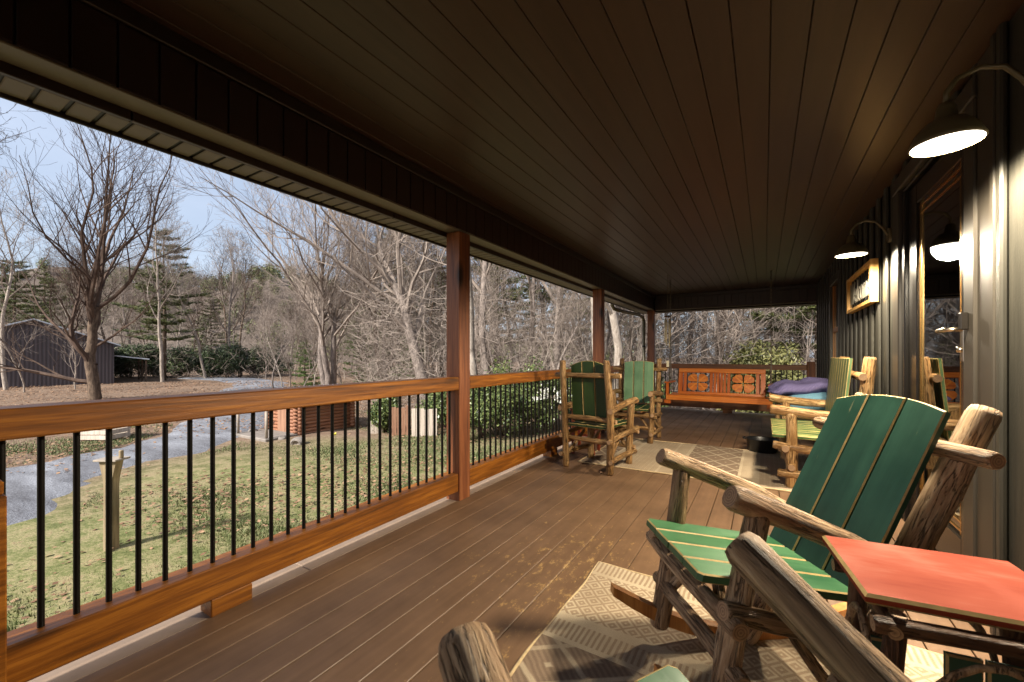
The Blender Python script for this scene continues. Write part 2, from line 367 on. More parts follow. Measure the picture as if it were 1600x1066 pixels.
    fol('dry_leaf', (.13, .065, .035), (.36, .22, .13), .8)
    fol('grass_blade', (.06, .095, .026), (.24, .235, .115), .7)
    fol('white_flower', (.5, .5, .42), (.8, .78, .7), .6)
    fol('yellow_flower', (.6, .5, .05), (.8, .7, .1), .6)
    def barkt(name, d, l, sc=6):
        t = NT(name); f = t.noise(t.coord('Object', (sc, sc, sc*.35)), 1, 6, .7, .5); oi = t.n('ObjectInfo')
        c = t.ramp(f, [(.32, d), (.68, l)]); t.set(c, .9, spec=.15); t.bump(f, .8, .04); M[name] = t.m
    barkt('bark_grey', col_s(84, 76, 70), col_s(164, 150, 140), 9); barkt('bark_brown', col_s(58, 47, 40), col_s(122, 104, 88), 9); barkt('bark_pale', col_s(118, 106, 96), col_s(190, 178, 164), 9)
    barkt('twig', col_s(106, 95, 87), col_s(162, 148, 136), 2); barkt('twig_dark', col_s(62, 50, 44), col_s(106, 88, 76), 2)
    simple('hill_ground', col_s(92, 80, 70), .95, var=.35, scale=.08)
    t = NT('metal_siding'); wv = t.n('TexWave'); wv.inputs['Scale'].default_value = 1.6; t.t.links.new(t.coord('Object'), wv.inputs['Vector'])
    t.set(t.ramp(wv.outputs['Fac'], [(.3, col_s(64, 58, 60)), (.7, col_s(84, 76, 78))]), .5, .2); t.bump(wv.outputs['Fac'], .4, .03); M['metal_siding'] = t.m
    simple('metal_roof', col_s(198, 204, 212), .35, .5, var=.06); simple('grey_wood', col_s(150, 138, 124), .8, var=.2, bump=.2)
    wood('cabin_log', col_s(96, 60, 42), col_s(142, 94, 66), col_s(176, 128, 96), 'X', .7); wood('fence_brown', col_s(104, 74, 56), col_s(142, 104, 80), col_s(168, 132, 106), 'Z', .8)
    wood('fence_grey', col_s(150, 136, 122), col_s(186, 172, 156), col_s(212, 200, 186), 'Z', .85, knots=False)
    wood('yard_post', col_s(98, 84, 62), col_s(140, 122, 94), col_s(168, 152, 124), 'Z', .85)
    simple('stone', col_s(120, 112, 104), .9, var=.3, scale=6, bump=.5)
make_materials()

# ------------------------------------------------------------------ porch shell
XR = -2.043; XW = 0.83; Y0 = -6.0; Y1 = 9.30; ZC = 2.45; ZB = 2.133; GZ = -1.0
POSTS = [(-2.18, -4.06), (-2.18, -0.76), (-2.18, 2.55), (-2.18, 5.855), (-2.18, 9.20)]
PW = .138

def porch():
    d = empty('deck', kind='structure')
    bw, gap = .1408, .0048
    x = XW-.003
    me = None
    while x > -2.06:
        x0 = max(x-bw, -2.064)
        if me is None or abs((x-x0)-bw) > 1e-4:
            m2 = mesh('deck_board', *box_geo(-(x-x0)/2, (x-x0)/2, -(Y1+.11-Y0)/2, (Y1+.11-Y0)/2, -.03, 0, c=.0025))
            if me is None: me = m2
        else: m2 = me
        new_obj('deck_board', m2, ('deck_paint',), d, ((x+x0)/2, (Y0+Y1+.11)/2, rnd.uniform(-.0012, .0008)))
        x = x0-gap
    # pale picture-frame edge boards, in lengths
    y = Y0
    for ln in (4.42, 2.9, 3.0, 1.6):
        y2 = min(y+ln, Y1+.13); box('edge_board', -2.225, -2.068, y+.002, y2-.002, -.032, -.004, 'deck_edge', d, c=.003); y = y2
    box('edge_board', -2.06, XW, Y1+.118, Y1+.27, -.032, -.004, 'deck_edge', d, c=.003)
    box('rim_joist', -2.215, -2.175, Y0, Y1+.25, -.30, -.034, 'rail_wood', d)
    box('rim_joist', -2.17, XW, Y1+.215, Y1+.255, -.30, -.034, 'rail_wood_x', d)
    for y in (-1.9, 1.0, 4.2, 7.3, 9.3): box('footing_post', -2.17, -2.03, y, y+.14, GZ-.2, -.035, 'post_wood', d)

    c = empty('porch_ceiling', kind='structure')
    bw, gap = .1315, .003; x = XW-.004; me = {}
    while x > XR+.02:
        x0 = max(x-bw, XR+.004); wd = round(x-x0, 4)
        if wd not in me: me[wd] = mesh('ceiling_board', *box_geo(-wd/2, wd/2, -(Y1-Y0)/2, (Y1-Y0)/2, 0, .02, c=.0025))
        new_obj('ceiling_board', me[wd], ('ceiling_paint',), c, ((x+x0)/2, (Y0+Y1)/2, ZC+rnd.uniform(-.0008, .0008)))
        x = x0-gap
    box('ceiling_backing', -2.24, XW+2.5, Y0-.05, Y1+.3, ZC+.022, ZC+.05, 'soffit_dark', c)
    # beam along the railing: planked inner face, plain underside, drop board, ribbed eave soffit
    b = empty('porch_beam', kind='structure')
    box('beam_core', XR-.134, XR-.014, Y0, Y1+.02, ZB+.006, ZC+.02, 'beam_paint', b)
    n = int((Y1-Y0)/.1235); me = mesh('beam_plank', *box_geo(0, .012, -.0585, .0585, ZB+.004, ZC-.072, c=.002))
    for i in range(n): new_obj('beam_plank', me, ('beam_paint',), b, (XR-.013, Y0+.06+i*.1235, 0))
    box('crown_trim', XR-.010, XR+.012, Y0, Y1, ZC-.068, ZC-.002, 'beam_trim', b, c=.004)
    box('beam_underside', XR-.132, XR-.002, Y0, Y1, ZB-.008, ZB+.003, 'soffit_paint', b, c=.003)
    for y, y2 in ((Y0, .62), (.626, 2.0), (2.006, 4.1), (4.106, 6.6), (6.606, Y1+.1)):
        box('drop_board', XR-.160, XR-.136, y, y2, 2.090, ZC, 'beam_paint', b, c=.003)
    me = mesh('soffit_panel', *box_geo(-.075, .075, -.0355, .0355, 0, .008, c=.003))
    for i in range(int((Y1+.3-Y0)/.0850)): new_obj('soffit_panel', me, ('soffit_paint',), b, (XR-.2385, Y0+.045+i*.085, 2.092))
    box('soffit_backing', XR-.312, XR-.162, Y0, Y1+.3, 2.1005, 2.112, 'soffit_dark', b)
    box('fascia', XR-.330, XR-.3145, Y0, Y1+.3, 2.078, 2.555, 'soffit_dark', b, c=.003)
    g = Geo().add(tube_geo([(XR-.385, Y0, 2.215), (XR-.385, Y1+.3, 2.215)], .055, 12)); new_obj('gutter', g.mesh('gutter', True), ('soffit_dark',), b)
    # far end beam
    e = empty('end_beam', kind='structure')
    box('beam_core', XR, XW, Y1+.014, Y1+.13, ZB+.006, ZC+.02, 'beam_paint', e)
    me = mesh('beam_plank', *box_geo(-.0585, .0585, -.012, 0, ZB+.004, ZC-.072, c=.002))
    for i in range(int((XW-XR)/.1235)+1): new_obj('beam_plank', me, ('beam_paint',), e, (min(XR+.062+i*.1235, XW-.062), Y1+.013+(.0005 if i % 2 else 0), 0))
    box('crown_trim', XR+.013, XW, Y1-.012, Y1+.010, ZC-.068, ZC-.002, 'beam_trim', e, c=.004)
    box('beam_underside', XR, XW, Y1+.002, Y1+.132, ZB-.008, ZB+.003, 'soffit_paint', e, c=.003)
    box('fascia', -2.37, XW+2.5, Y1+.30, Y1+.33, 2.09, 2.60, 'soffit_dark', e)
    box('end_soffit', -2.2, XW, Y1+.135, Y1+.30, 2.095, 2.105, 'soffit_paint', e)
    # roof above (keeps sun and sky off the ceiling)
    rf = empty('porch_roof', kind='structure')
    g = Geo(); g.v = [(-2.42, Y0-.3, 2.56), (-2.42, Y1+.34, 2.56), (4.2, Y1+.34, 4.6), (4.2, Y0-.3, 4.6), (-2.42, Y0-.3, 2.58), (-2.42, Y1+.34, 2.58), (4.2, Y1+.34, 4.62), (4.2, Y0-.3, 4.62)]
    g.f = [(0, 1, 2, 3), (7, 6, 5, 4), (0, 4, 5, 1), (1, 5, 6, 2), (2, 6, 7, 3), (3, 7, 4, 0)]; g.mi = [0]*6
    new_obj('roof_sheet', g.mesh('roof_sheet'), ('metal_roof',), rf)
porch()

# posts: things of their own
PL = ['', '', 'thick stained porch post dividing the long railing in the foreground', 'stained porch post rising behind the dark green chair', 'stained corner post at the far end beside the downspout']
for i, (x, y) in enumerate(POSTS):
    if i < 2: continue
    p = box('porch_post', x, x+PW, y, y+PW, -.03, ZB-.010, 'post_wood', None, c=.006)
    tag(p, PL[i], 'post', 'porch posts')
pe = box('porch_post', XW-.17, XW-.045, Y1-.02, Y1+.10, -.03, 1.03, 'post_wood', None, c=.006)
tag(pe, 'short stained newel post ending the far railing at the house wall', 'post', 'porch posts')
sp = empty('short_post', (-1.985, .222, 0), label='short orange stained upright cut by the left edge, in front of the railing', category='post')
box('upright', -.045, .045, -.045, .045, 0, .72, 'post_wood', sp, c=.004).material_slots[0].material = M['rail_wood']
box('cap', -.058, .040, -.058, .040, .724, .765, 'rail_wood', sp, c=.005)

def railing(y0, y1, label, block=None):
    r = empty('railing', (XR, y0, 0), label=label, category='railing', group='railing bays along the porch edge')
    ln = y1-y0
    box('handrail', -.138, -.001, .002, ln-.002, .872, .972, 'rail_wood', r, c=.006)
    box('bottom_rail', -.125, -.008, .002, ln-.002, .074, .215, 'rail_wood', r, c=.006)
    n = int(round(ln/.0865)); st = ln/n
    me = mesh('baluster', *lathe_geo([(.0095, .213), (.0095, .874)], 10)); me.polygons.foreach_set('use_smooth', [True]*len(me.polygons))
    for i in range(n): new_obj('baluster', me, ('black_metal',), r, (-.066, st*(i+.5), 0))
    if block is not None: box('support_block', -.115, -.010, block-y0, block-y0+.17, -.003, .073, 'rail_wood', r, c=.004)
    return r
railing(POSTS[1][1]+PW, POSTS[2][1], 'near railing bay with black balusters left of the thick post', .85)
railing(POSTS[2][1]+PW, POSTS[3][1], 'middle railing bay running from thick post to behind dark green chair', 4.2)
railing(POSTS[3][1]+PW, POSTS[4][1], 'far railing bay along the left side behind the pale green chair', 7.5)
r = empty('railing', (XR, Y1, 0), label='railing across the far end of the porch behind the swing', category='railing')
ln = XW-.172-XR
box('handrail', .002, ln-.002, -.06, .075, .872, .972, 'rail_wood_x', r, c=.006)
box('bottom_rail', .002, ln-.002, -.045, .07, .074, .215, 'rail_wood_x', r, c=.006)
n = int(round(ln/.0865)); me = bpy.data.meshes['baluster']
for i in range(n): new_obj('baluster', me, ('black_metal',), r, (ln/n*(i+.5), .008, 0))
box('support_block', ln*.49, ln*.49+.17, -.04, .065, -.003, .073, 'rail_wood_x', r, c=.004)

# ------------------------------------------------------------------ house wall with door and window
def house():
    h = empty('house', (XW, 0, 0), label='dark painted house wall with battens, glass door and window on the right', category='house')
    def board(y0, y1, z0, z1, x0=0.0, name='wall_board', mat='wall_paint'): box(name, x0, x0+.03, y0+.002, y1-.002, z0, z1, mat, h, c=.003)
    def siding(y0, y1, z0=-.02, z1=ZC+.02, x0=0.0, sp=.27):
        n = max(1, int(round((y1-y0)/sp))); s = (y1-y0)/n
        for i in range(n): board(y0+i*s, y0+(i+1)*s, z0, z1, x0)
        for i in range(n+1):
            if 0 < i < n or n == 1 or True:
                yy = y0+i*s; box('batten', x0-.026, x0-.001, max(y0, yy-.05)+.003, min(y1, yy+.05)-.003, z0, z1, 'wall_paint', h, c=.008)
    siding(8.0-.4, Y1+.02)
    siding(6.62, 7.6, 2.24); siding(6.62, 7.6, -.02, .78)
    siding(4.05, 6.62)
    siding(2.66, 4.05, 2.30)
    siding(Y0, 2.44, x0=-.012)
    box('corner_board', -.040, .0, 2.446, 2.482, -.02, ZC, 'trim_paint', h, c=.005)
    box('wide_trim', -.022, .03, 2.486, 2.655, -.02, ZC, 'trim_paint', h, c=.004)
    # door
    d = empty('door', (0, 2.66, 0)); d.parent = h
    for y0, y1, x in ((.004, .120, -.030), (1.24, 1.385, -.030)): box('casing', x, .05, y0, y1, -.02, 2.30, 'trim_paint', d, c=.006)
    box('casing', -.034, .05, .0, 1.389, 2.302, 2.40, 'trim_paint', d, c=.006)
    for y0, y1 in ((.124, .165), (1.17, 1.236)): box('jamb', -.012, .08, y0, y1, -.02, 2.27, 'door_paint', d, c=.005)
    box('jamb', -.012, .08, .126, 1.234, 2.272, 2.298, 'door_paint', d, c=.004)
    for y0, y1 in ((.17, .285), (1.0, 1.165)): box('stile', .010, .055, y0, y1, .02, 2.26, 'door_paint', d, c=.005)
    box('rail', .011, .054, .286, .999, 2.13, 2.258, 'door_paint', d, c=.005); box('rail', .011, .054, .286, .999, .022, .22, 'door_paint', d, c=.005)
    gl = box('glass_pane', .028, .034, .284, 1.001, .219, 2.131, 'glass', d)
    for y in (.300, .338, .948, .986): box('came', .0225, .0275, y-.004, y+.004, .222, 2.128, 'brass', d)
    for z in (2.06, 2.105, .245, .29): box('came', .0215, .0270, .288, .998, z-.004, z+.004, 'brass', d)
    hd = empty('handle', (0, .228, 1.24)); hd.parent = d
    new_obj('escutcheon', mesh('escutcheon', *box_geo(-.004, .010, -.018, .018, -.13, .11, c=.003)), ('nickel',), hd)
    new_obj('lever', mesh('lever', *tube_geo([(.006, 0, .03), (-.05, 0, .03), (-.058, .02, .03), (-.056, .13, .028)], [.011, .011, .012, .010], 10), True), ('nickel',), hd)
    new_obj('key_cylinder', mesh('key_cylinder', *tube_geo([(.006, 0, -.07), (-.02, 0, -.07)], .014, 12), True), ('nickel',), hd)
    box('door_bell', -.058, -.031, .05, .085, 1.26, 1.34, 'door_paint', d, c=.004)
    # window
    wn = empty('window', (0, 6.62, 0)); wn.parent = h
    for a in ((.0, .09, .78, 2.24), (.87, .98, .78, 2.24)): box('casing', -.03, .05, *a, 'trim_paint', wn, c=.005)
    box('casing', -.033, .05, .092, .868, 2.13, 2.238, 'trim_paint', wn, c=.005); box('sill', -.05, .05, .092, .868, .785, .87, 'trim_paint', wn, c=.005)
    box('pane', .02, .026, .09, .87, .868, 2.132, 'glass', wn)
    for y0, y1 in ((.09, .16), (.80, .87)): box('frame', .004, .018, y0, y1, .872, 2.128, 'interior_wood', wn)
    box('frame', .003, .017, .161, .799, 1.47, 1.53, 'interior_wood', wn); box('blind', .06, .075, .09, .87, .872, 2.128, 'interior_wood', wn)
    # room behind the door
    rm = empty('room', (0, 0, 0)); rm.parent = h
    box('room_wall', 2.6, 2.64, 1.0, 6.0, -.02, 2.5, 'interior_red', rm); box('room_floor', .06, 2.6, 1.0, 6.0, -.04, -.022, 'interior_wood', rm)
    box('room_wall', .06, 2.6, 5.9, 5.94, -.02, 2.5, 'interior_dark', rm); box('room_wall', .06, 2.6, 1.0, 1.04, -.02, 2.5, 'interior_dark', rm)
    box('inner_trim', .10, .13, 3.36, 3.46, -.02, 2.05, 'interior_wood', rm); box('inner_trim', .20, .23, 3.56, 3.62, -.02, 2.0, 'interior_wood', rm)
    box('inner_door', .14, .18, 3.47, 3.86, -.02, 2.0, 'interior_red', rm)
    # back side of the house block
    box('outer_wall', 4.0, 4.1, Y0, Y1+.2, -1.2, 3.9, 'wall_paint', h); box('end_wall', .032, 3.99, Y1+.04, Y1+.14, -1.2, 3.2, 'wall_paint', h); box('end_wall', .032, 3.99, Y0, Y0+.1, -1.2, 3.2, 'wall_paint', h)
    box('foundation', .0, .03, Y0, Y1, -1.2, -.05, 'stone', h)
house()

# gooseneck barn lamps
def lamp(y, label, k=1.0):
    o = empty('barn_lamp', (XW-.25, y, 1.935), label=label, category='lamp', group='gooseneck lamps over the wall')
    prof = [(.100, -.004), (.106, 0), (.102, .012), (.088, .045), (.060, .078), (.032, .092), (.028, .13), (.020, .15), (.006, .155)]
    g = Geo().add(lathe_geo(prof, 32)); new_obj('shade', g.mesh('shade', True), ('lamp_shade',), o)
    new_obj('bulb_disc', mesh('bulb_disc', *lathe_geo([(.0985, .0), (.06, -.002), (.001, -.003)], 32)), ('lamp_glow',), o)
    pts = [(0, 0, .15), (.0, 0, .19), (.03, 0, .235), (.09, 0, .255), (.15, 0, .235), (.19, 0, .18), (.215, 0, .13), (.25, 0, .12)]
    new_obj('gooseneck', mesh('gooseneck', *tube_geo(pts, .009, 10), True), ('lamp_shade',), o)
    new_obj('wall_plate', mesh('wall_plate', *tube_geo([(.219, 0, .12), (.236, 0, .12)], .055, 20), False), ('lamp_shade',), o)
    ld = bpy.data.lights.new('lamp_light', 'SPOT'); ld.energy = LAMP_W*k; ld.spot_size = R(176); ld.spot_blend = .3; ld.shadow_soft_size = .10; ld.color = (1, .86, .64)
    lo = bpy.data.objects.new('lamp_light', ld); COL.objects.link(lo); lo.parent = o; lo.location = (0, 0, -.012)
lamp(2.17, 'lit barn lamp on a gooseneck above the near glass door')
lamp(4.17, 'lit barn lamp on a gooseneck beside the framed sign', .8)

# framed sign
def sign():
    x = XW-.028
    s = empty('wall_sign', (x, 4.51, 1.588), label='wood framed sign with white cursive lettering on dark slats', category='sign')
    y1 = 1.12; z1 = .36
    box('frame_side', -.055, 0, -.02, .02, 0, z1, 'sign_wood', s, c=.002); box('frame_side', -.055, 0, y1-.02, y1+.02, 0, z1, 'sign_wood', s, c=.002)
    box('frame_side', -.053, -.002, .021, y1-.021, .0, .03, 'sign_wood', s, c=.002); box('frame_side', -.053, -.002, .021, y1-.021, z1-.03, z1, 'sign_wood', s, c=.002)
    n = 9
    for i in range(n):
        yy = .06+i*(y1-.12)/(n-1); box('slat', -.018, -.004, yy-.03, yy+.03, .031, z1-.031, 'sign_slat', s)
    cu = bpy.data.curves.new('sign_text', 'FONT'); cu.body = 'Welcome'; cu.size = .34; cu.extrude = .004; cu.align_x = 'CENTER'; cu.offset = -.004; cu.shear = .3
    to = bpy.data.objects.new('tmp', cu); COL.objects.link(to); bpy.context.view_layer.update()
    dg = bpy.context.evaluated_depsgraph_get(); me = bpy.data.meshes.new_from_object(to.evaluated_get(dg)); bpy.data.objects.remove(to)
    xs = [v.co.x for v in me.vertices]; ys = [v.co.y for v in me.vertices]
    sx = .92/(max(xs)-min(xs)); sz = .21/(max(ys)-min(ys)); cx = (max(xs)+min(xs))/2; cy = (max(ys)+min(ys))/2
    for v in me.vertices:           # reads from the porch: text runs from far (left) to near (right)
        a, b, c = v.co; v.co = (-.036-c, y1/2-(a-cx)*sx, z1/2+(b-cy)*sz)
    me.materials.clear(); new_obj('lettering', me, ('sign_white',), s)
sign()

# ------------------------------------------------------------------ log furniture
def log(name, p0, p1, r0, r1, parent, mat='log_tan', bend=.012, seed=None, sides=12, rings=9, taper_end=.86):
    """a peeled, knobbly pole from p0 to p1; its own z axis runs along the grain"""
    rr = random.Random(seed if seed is not None else rnd.random())
    p0 = Vector(p0); p1 = Vector(p1); d = p1-p0; ln = d.length
    v, f, mi = [], [], []
    ph = rr.uniform(0, 6.28); bx, by = math.cos(ph)*bend, math.sin(ph)*bend
    k1, k2 = rr.uniform(0, 6), rr.uniform(0, 6); knots = [(rr.uniform(.1, .9), rr.uniform(0, 6.28), rr.uniform(.08, .2)) for _ in range(3)]
    ts = [0, .0] + [i/(rings-1) for i in range(rings)] + [1, 1]
    zs = []
    for j in range(rings+2):
        if j == 0: t, s = 0.0, taper_end
        elif j == rings+1: t, s = 1.0, taper_end
        else:
            t = (j-1)/(rings-1); s = 1.0
            t = .02+.96*t if ln > .3 else .04+.92*t
        rad = (r0+(r1-r0)*t)*s
        ox = bx*math.sin(math.pi*t)+.25*bend*math.sin(5*t+k1); oy = by*math.sin(math.pi*t)+.25*bend*math.cos(4*t+k2)
        for k in range(sides):
            a = 2*math.pi*k/sides
            q = rad*(1+.045*math.sin(2*a+k1+3*t)+.035*math.sin(3*a+k2-5*t)+rr.uniform(-.018, .018))
            for kt, ka, kh in knots:
                q += rad*kh*math.exp(-((t-kt)*ln/.035)**2)*max(0, math.cos(a-ka))**4
            v.append((ox+q*math.cos(a), oy+q*math.sin(a), t*ln))
    n = rings+2
    for j in range(n-1):
        for k in range(sides):
            k2_ = (k+1) % sides; f.append((j*sides+k, j*sides+k2_, (j+1)*sides+k2_, (j+1)*sides+k)); mi.append(0)
    f.append(tuple(range(sides))[::-1]); mi.append(1); f.append(tuple((n-1)*sides+k for k in range(sides))); mi.append(1)
    me = mesh(name, v, f, True, mi); me.materials.append(M[mat]); me.materials.append(M['log_end'])
    for p in list(me.polygons)[-2:]: p.use_smooth = False
    o = new_obj(name, me, (), parent, p0); o.rotation_mode = 'QUATERNION'; o.rotation_quaternion = d.to_track_quat('Z', 'Y')
    return o

def plank(name, pts, th, parent, mat, mw=None, edge='worn_edge', loc=(0, 0, 0), ch=.004):
    """flat board: outline pts [(x, z)] in its own plane, thickness along y; worn chamfers"""
    n = len(pts); cx = sum(p[0] for p in pts)/n; cz = sum(p[1] for p in pts)/n
    def inset(p):
        dx, dz = cx-p[0], cz-p[1]; return (p[0]+math.copysign(min(ch, abs(dx)), dx), p[1]+math.copysign(min(ch, abs(dz)), dz))
    ins = [inset(p) for p in pts]; y = th/2; v = []
    for yy, P in ((-y, ins), (-y+ch, pts), (y-ch, pts), (y, ins)): v += [(p[0]-cx, yy, p[1]-cz) for p in P]
    f = [tuple(range(n)), tuple(range(3*n, 4*n))[::-1]]; mi = [0, 0]
    for r_ in range(3):
        for k in range(n):
            k2 = (k+1) % n; f.append((r_*n+k, (r_+1)*n+k, (r_+1)*n+k2, r_*n+k2)); mi.append(1 if r_ != 1 else 0)
    me = mesh(name, v, f, False, mi); me.materials.append(M[mat]); me.materials.append(M[edge])
    o = new_obj(name, me, (), parent); return o, Vector((cx, 0, cz))

def log_chair(c):
    """c: dict of dimensions and looks; local +y is the way the sitter faces"""
    g = c.get; T = c['tilt']; S = g('s', 1.0)
    o = empty(c['name'], (c['x'], c['y'], 0), c['yaw'], c['label'], 'chair' if not g('cat') else g('cat'), g('group'))
    ct, st = math.cos(T), math.sin(T)
    def P(x, y, z): return Vector((x*S, (y*ct-z*st)*S, (z*ct+y*st)*S))
    aw, pw, lw = c['aw'], c['pw'], c['aw']-.02
    ra, rp, rl, rr_ = g('ra', .034), g('rp', .032), g('rl', .034), g('rr', .024)
    bm = c['bark']; z0 = g('z0', 0.0)
    py = lambda z: c['pby']+(c['pty']-c['pby'])*z/c['ptz']
    for s in (-1, 1):
        # the rockers lie on the deck, so legs stop on them
        log('rear_post', P(s*pw, py(z0), z0), P(s*pw*1.0, c['pty'], c['ptz']), rp*1.08, rp, o, bm, .014)
        az2 = c['arz']; yb = py(az2)-.03; ka = (c['ay']-c['lfy'])/(c['ay']-yb); alz = c['az']+(az2-c['az'])*ka
        log('front_leg', P(s*lw, c['lfy'], z0), P(s*(aw+(pw+.03-aw)*ka), c['lfy']-g('lean', 0), alz-ra*.35), rl*1.05, rl, o, bm, .010)
        log('arm', P(s*aw, c['ay'], c['az']), P(s*(pw+.03), yb, az2), ra*1.05, ra*.92, o, bm, .014)
        log('side_rail', P(s*(aw+.02), c['ay']-.02, c['sz']-.075), P(s*(pw+.02), py(c['sz']-.1)-.05, c['sz']-.13), rr_*1.15, rr_, o, bm, .008)
        if not g('rocker'):
            log('stretcher', P(s*(lw+.03), c['lfy']+.10, .13), P(s*(pw+.03), c['pby']-.06, .13), rr_*1.15, rr_, o, bm, .010)
        log('brace', P(s*lw, c['lfy']-.01, .17), P(s*lw*.35, c['lfy']-.02, c['sz']-.08), rr_*.8, rr_*.7, o, bm, .006)
        log('brace', P(s*pw, py(.12), .12), P(s*lw*.95, c['lfy']*.35, c['sz']-.11), rr_*.75, rr_*.65, o, bm, .006)
        if g('rocker'):
            pts = []
            for i in range(15):
                a = -1+2*i/14; yy = a*.50-.03; zz = .012+.17*a*a*(.9 if a > 0 else .8)
                pts.append((yy, zz))
            v, f = [], []
            for i, (yy, zz) in enumerate(pts):
                hh = .052*(1-.35*abs(-1+2*i/14)**6)
                for (dx, dz) in ((-.02, 0), (.02, 0), (.02, hh), (-.02, hh)): v.append((s*lw*S+dx, yy*S, zz*S+dz))
            # the rocker curve touches the deck under the tilted balance point
            off = g('roff', 0.0)
            v = [(x, y*math.cos(T*.55)-z*math.sin(T*.55)+off, z*math.cos(T*.55)+y*math.sin(T*.55)) for x, y, z in v]
            zm = min(q[2] for q in v); v = [(x, y, z-zm+.004) for x, y, z in v]
            for i in range(14):
                for k in range(4): f.append((i*4+k, i*4+(k+1) % 4, (i+1)*4+(k+1) % 4, (i+1)*4+k))
            f.append((3, 2, 1, 0)); f.append((56, 57, 58, 59))
            me = mesh('rocker', v, f); new_obj('rocker', me, ('interior_wood',), o)
    log('front_rung', P(-aw-.07, c['lfy']+.045, c['sz']-.10), P(aw+.07, c['lfy']+.045, c['sz']-.10), rr_*1.1, rr_, o, bm, .012)
    log('seat_rung', P(-pw-.03, py(c['sz'])+.05, c['sz']-.15), P(pw+.03, py(c['sz'])+.05, c['sz']-.15), rr_, rr_, o, bm, .010)
    log('low_rung', P(-lw-.07, c['lfy'], .19), P(lw+.07, c['lfy'], .19), rr_*1.05, rr_*.95, o, bm, .012)
    zu = c['ptz']*.90; log('back_rung', P(-pw-.11, py(zu)+rp*.75+rr_*.7, zu-.04), P(pw+.12, py(zu)+rp*.75+rr_*.7, zu-.03), rr_*1.05, rr_, o, bm, .010)
    zl = c['sz']+.06; log('back_rung', P(-pw-.05, py(zl)+rp*.75+rr_*.7, zl), P(pw+.06, py(zl)+rp*.75+rr_*.7, zl-.01), rr_*1.05, rr_, o, bm, .010)
    # seat boards run front to back
    n = g('ns', 4); w_ = 2*c['sw']/n; dep = c['sy']-py(c['sz'])+.0
    for i in range(n):
        x0 = -c['sw']+i*w_+.003; x1 = x0+w_-.006; cut = .012
        ln = dep-rnd.uniform(0, .004)
        pts = [(x0, 0), (x1, 0), (x1, ln), (x0, ln)]
        if i == 0: pts = [(x0, 0), (x1, 0), (x1, ln), (x0+cut, ln), (x0, ln-cut)]
        if i == n-1: pts = [(x0, 0), (x1, 0), (x1, ln-cut), (x1-cut, ln), (x0, ln)]
        b, ctr = plank('seat_board', pts, .028, o, c['seat'])
        # board plane: x across, its z along the seat depth
        a = P(ctr.x, py(c['sz'])+.01+ctr.z, c['sz']-.014+g('srise', .0)*(ctr.z/dep-.5))
        b.location = a; b.rotation_euler = (R(-90)+T+math.atan2(g('srise', 0), dep), 0, 0)
    # back boards, arched top
    n = g('nb', 3); w_ = 2*c['bw']/n
    zb, yb, zt, yt = c['bbz'], c['bby'], c['btz'], c['bty']
    ang = math.atan2(-(yt-yb), zt-zb); ln = math.hypot(yt-yb, zt-zb)
    for i in range(n):
        x0 = -c['bw']+i*w_+.003; x1 = x0+w_-.006
        def top(x): return ln+g('arch', .05)*(1-(x/c['bw'])**2)
        xs = [x0+(x1-x0)*k/4 for k in range(5)]
        pts = [(x0, 0), (x1, 0)]+[(x, top(x)) for x in reversed(xs)]
        b, ctr = plank('back_board', pts, .024, o, c['back'])
        a = P(ctr.x, yb-math.sin(ang)*ctr.z+.012, zb+math.cos(ang)*ctr.z)
        b.location = a; b.rotation_euler = (ang+T, 0, 0)
    return o

DIM = dict(sw=.212, sy=.368, sz=.449, aw=.238, ay=.342, az=.695, arz=.52, bw=.203, bty=-.338, btz=1.03, bby=-.147, bbz=.44,
           pw=.205, pty=-.44, ptz=1.06, pby=-.08, lfy=.251)
log_chair(dict(DIM, name='rocking_chair', x=-.034, y=1.661, yaw=2.173, tilt=.159, rocker=True, z0=.03, ra=.035, rp=.039, rl=.034, rr=.026, bark='log_brown',
    seat='green_seat_sheen', back='green_teal', ns=4, arch=.035, roff=-.02, label='large green log rocking chair in front of the glass door', group='rustic log chairs'))
log_chair(dict(DIM, name='rocking_chair', x=-.041, y=.520, yaw=R(59.5), tilt=R(14), s=1.06, az=.715, ay=.32, lfy=.13, rocker=True, z0=.03, ra=.034, rp=.042, rl=.036, rr=.025, bark='log_brown',
    seat='green_seat_sheen', back='green_teal', ns=4, arch=.035, roff=-.02, label='nearest log rocking chair, mostly cut off by the bottom edge', group='rustic log chairs'))
UP = dict(DIM, pby=-.22, bty=-.212, pty=-.30, ptz=1.08, bby=-.165, bbz=.46, btz=1.03, arz=.60, pw=.255)
log_chair(dict(UP, name='log_chair', x=-1.472, y=4.109, yaw=R(-8.4), tilt=R(-.5), s=1.01, az=.665, ay=.40, pw=.245, bark='log_gold', seat='green_dark', back='green_dark',
    label='log armchair with dark green back turned to the camera by the railing', group='rustic log chairs', ns=4))
log_chair(dict(UP, name='log_chair', x=-1.506, y=5.730, yaw=R(183.9), tilt=0, s=1.02, az=.64, ay=.37, bark='log_gold', seat='green_dark', back='green_pale', arch=.02,
    label='log armchair with pale green back facing the camera near the corner', group='rustic log chairs', ns=4))
log_chair(dict(UP, name='log_loveseat', x=.40, y=4.86, yaw=R(90), tilt=0, aw=.60, pw=.60, sw=.54, bw=.56, az=.675, ay=.36, lfy=.207, sy=.335, bty=-.212, pty=-.31, ptz=1.13, btz=1.12, bby=-.15,
    arz=.63, ra=.042, rp=.044, rl=.040, rr=.030, bark='log_tan', seat='green_worn_seat', back='green_worn', ns=9, nb=9, arch=.0, cat='loveseat',
    label='wide log loveseat with streaky worn green boards along the wall'))

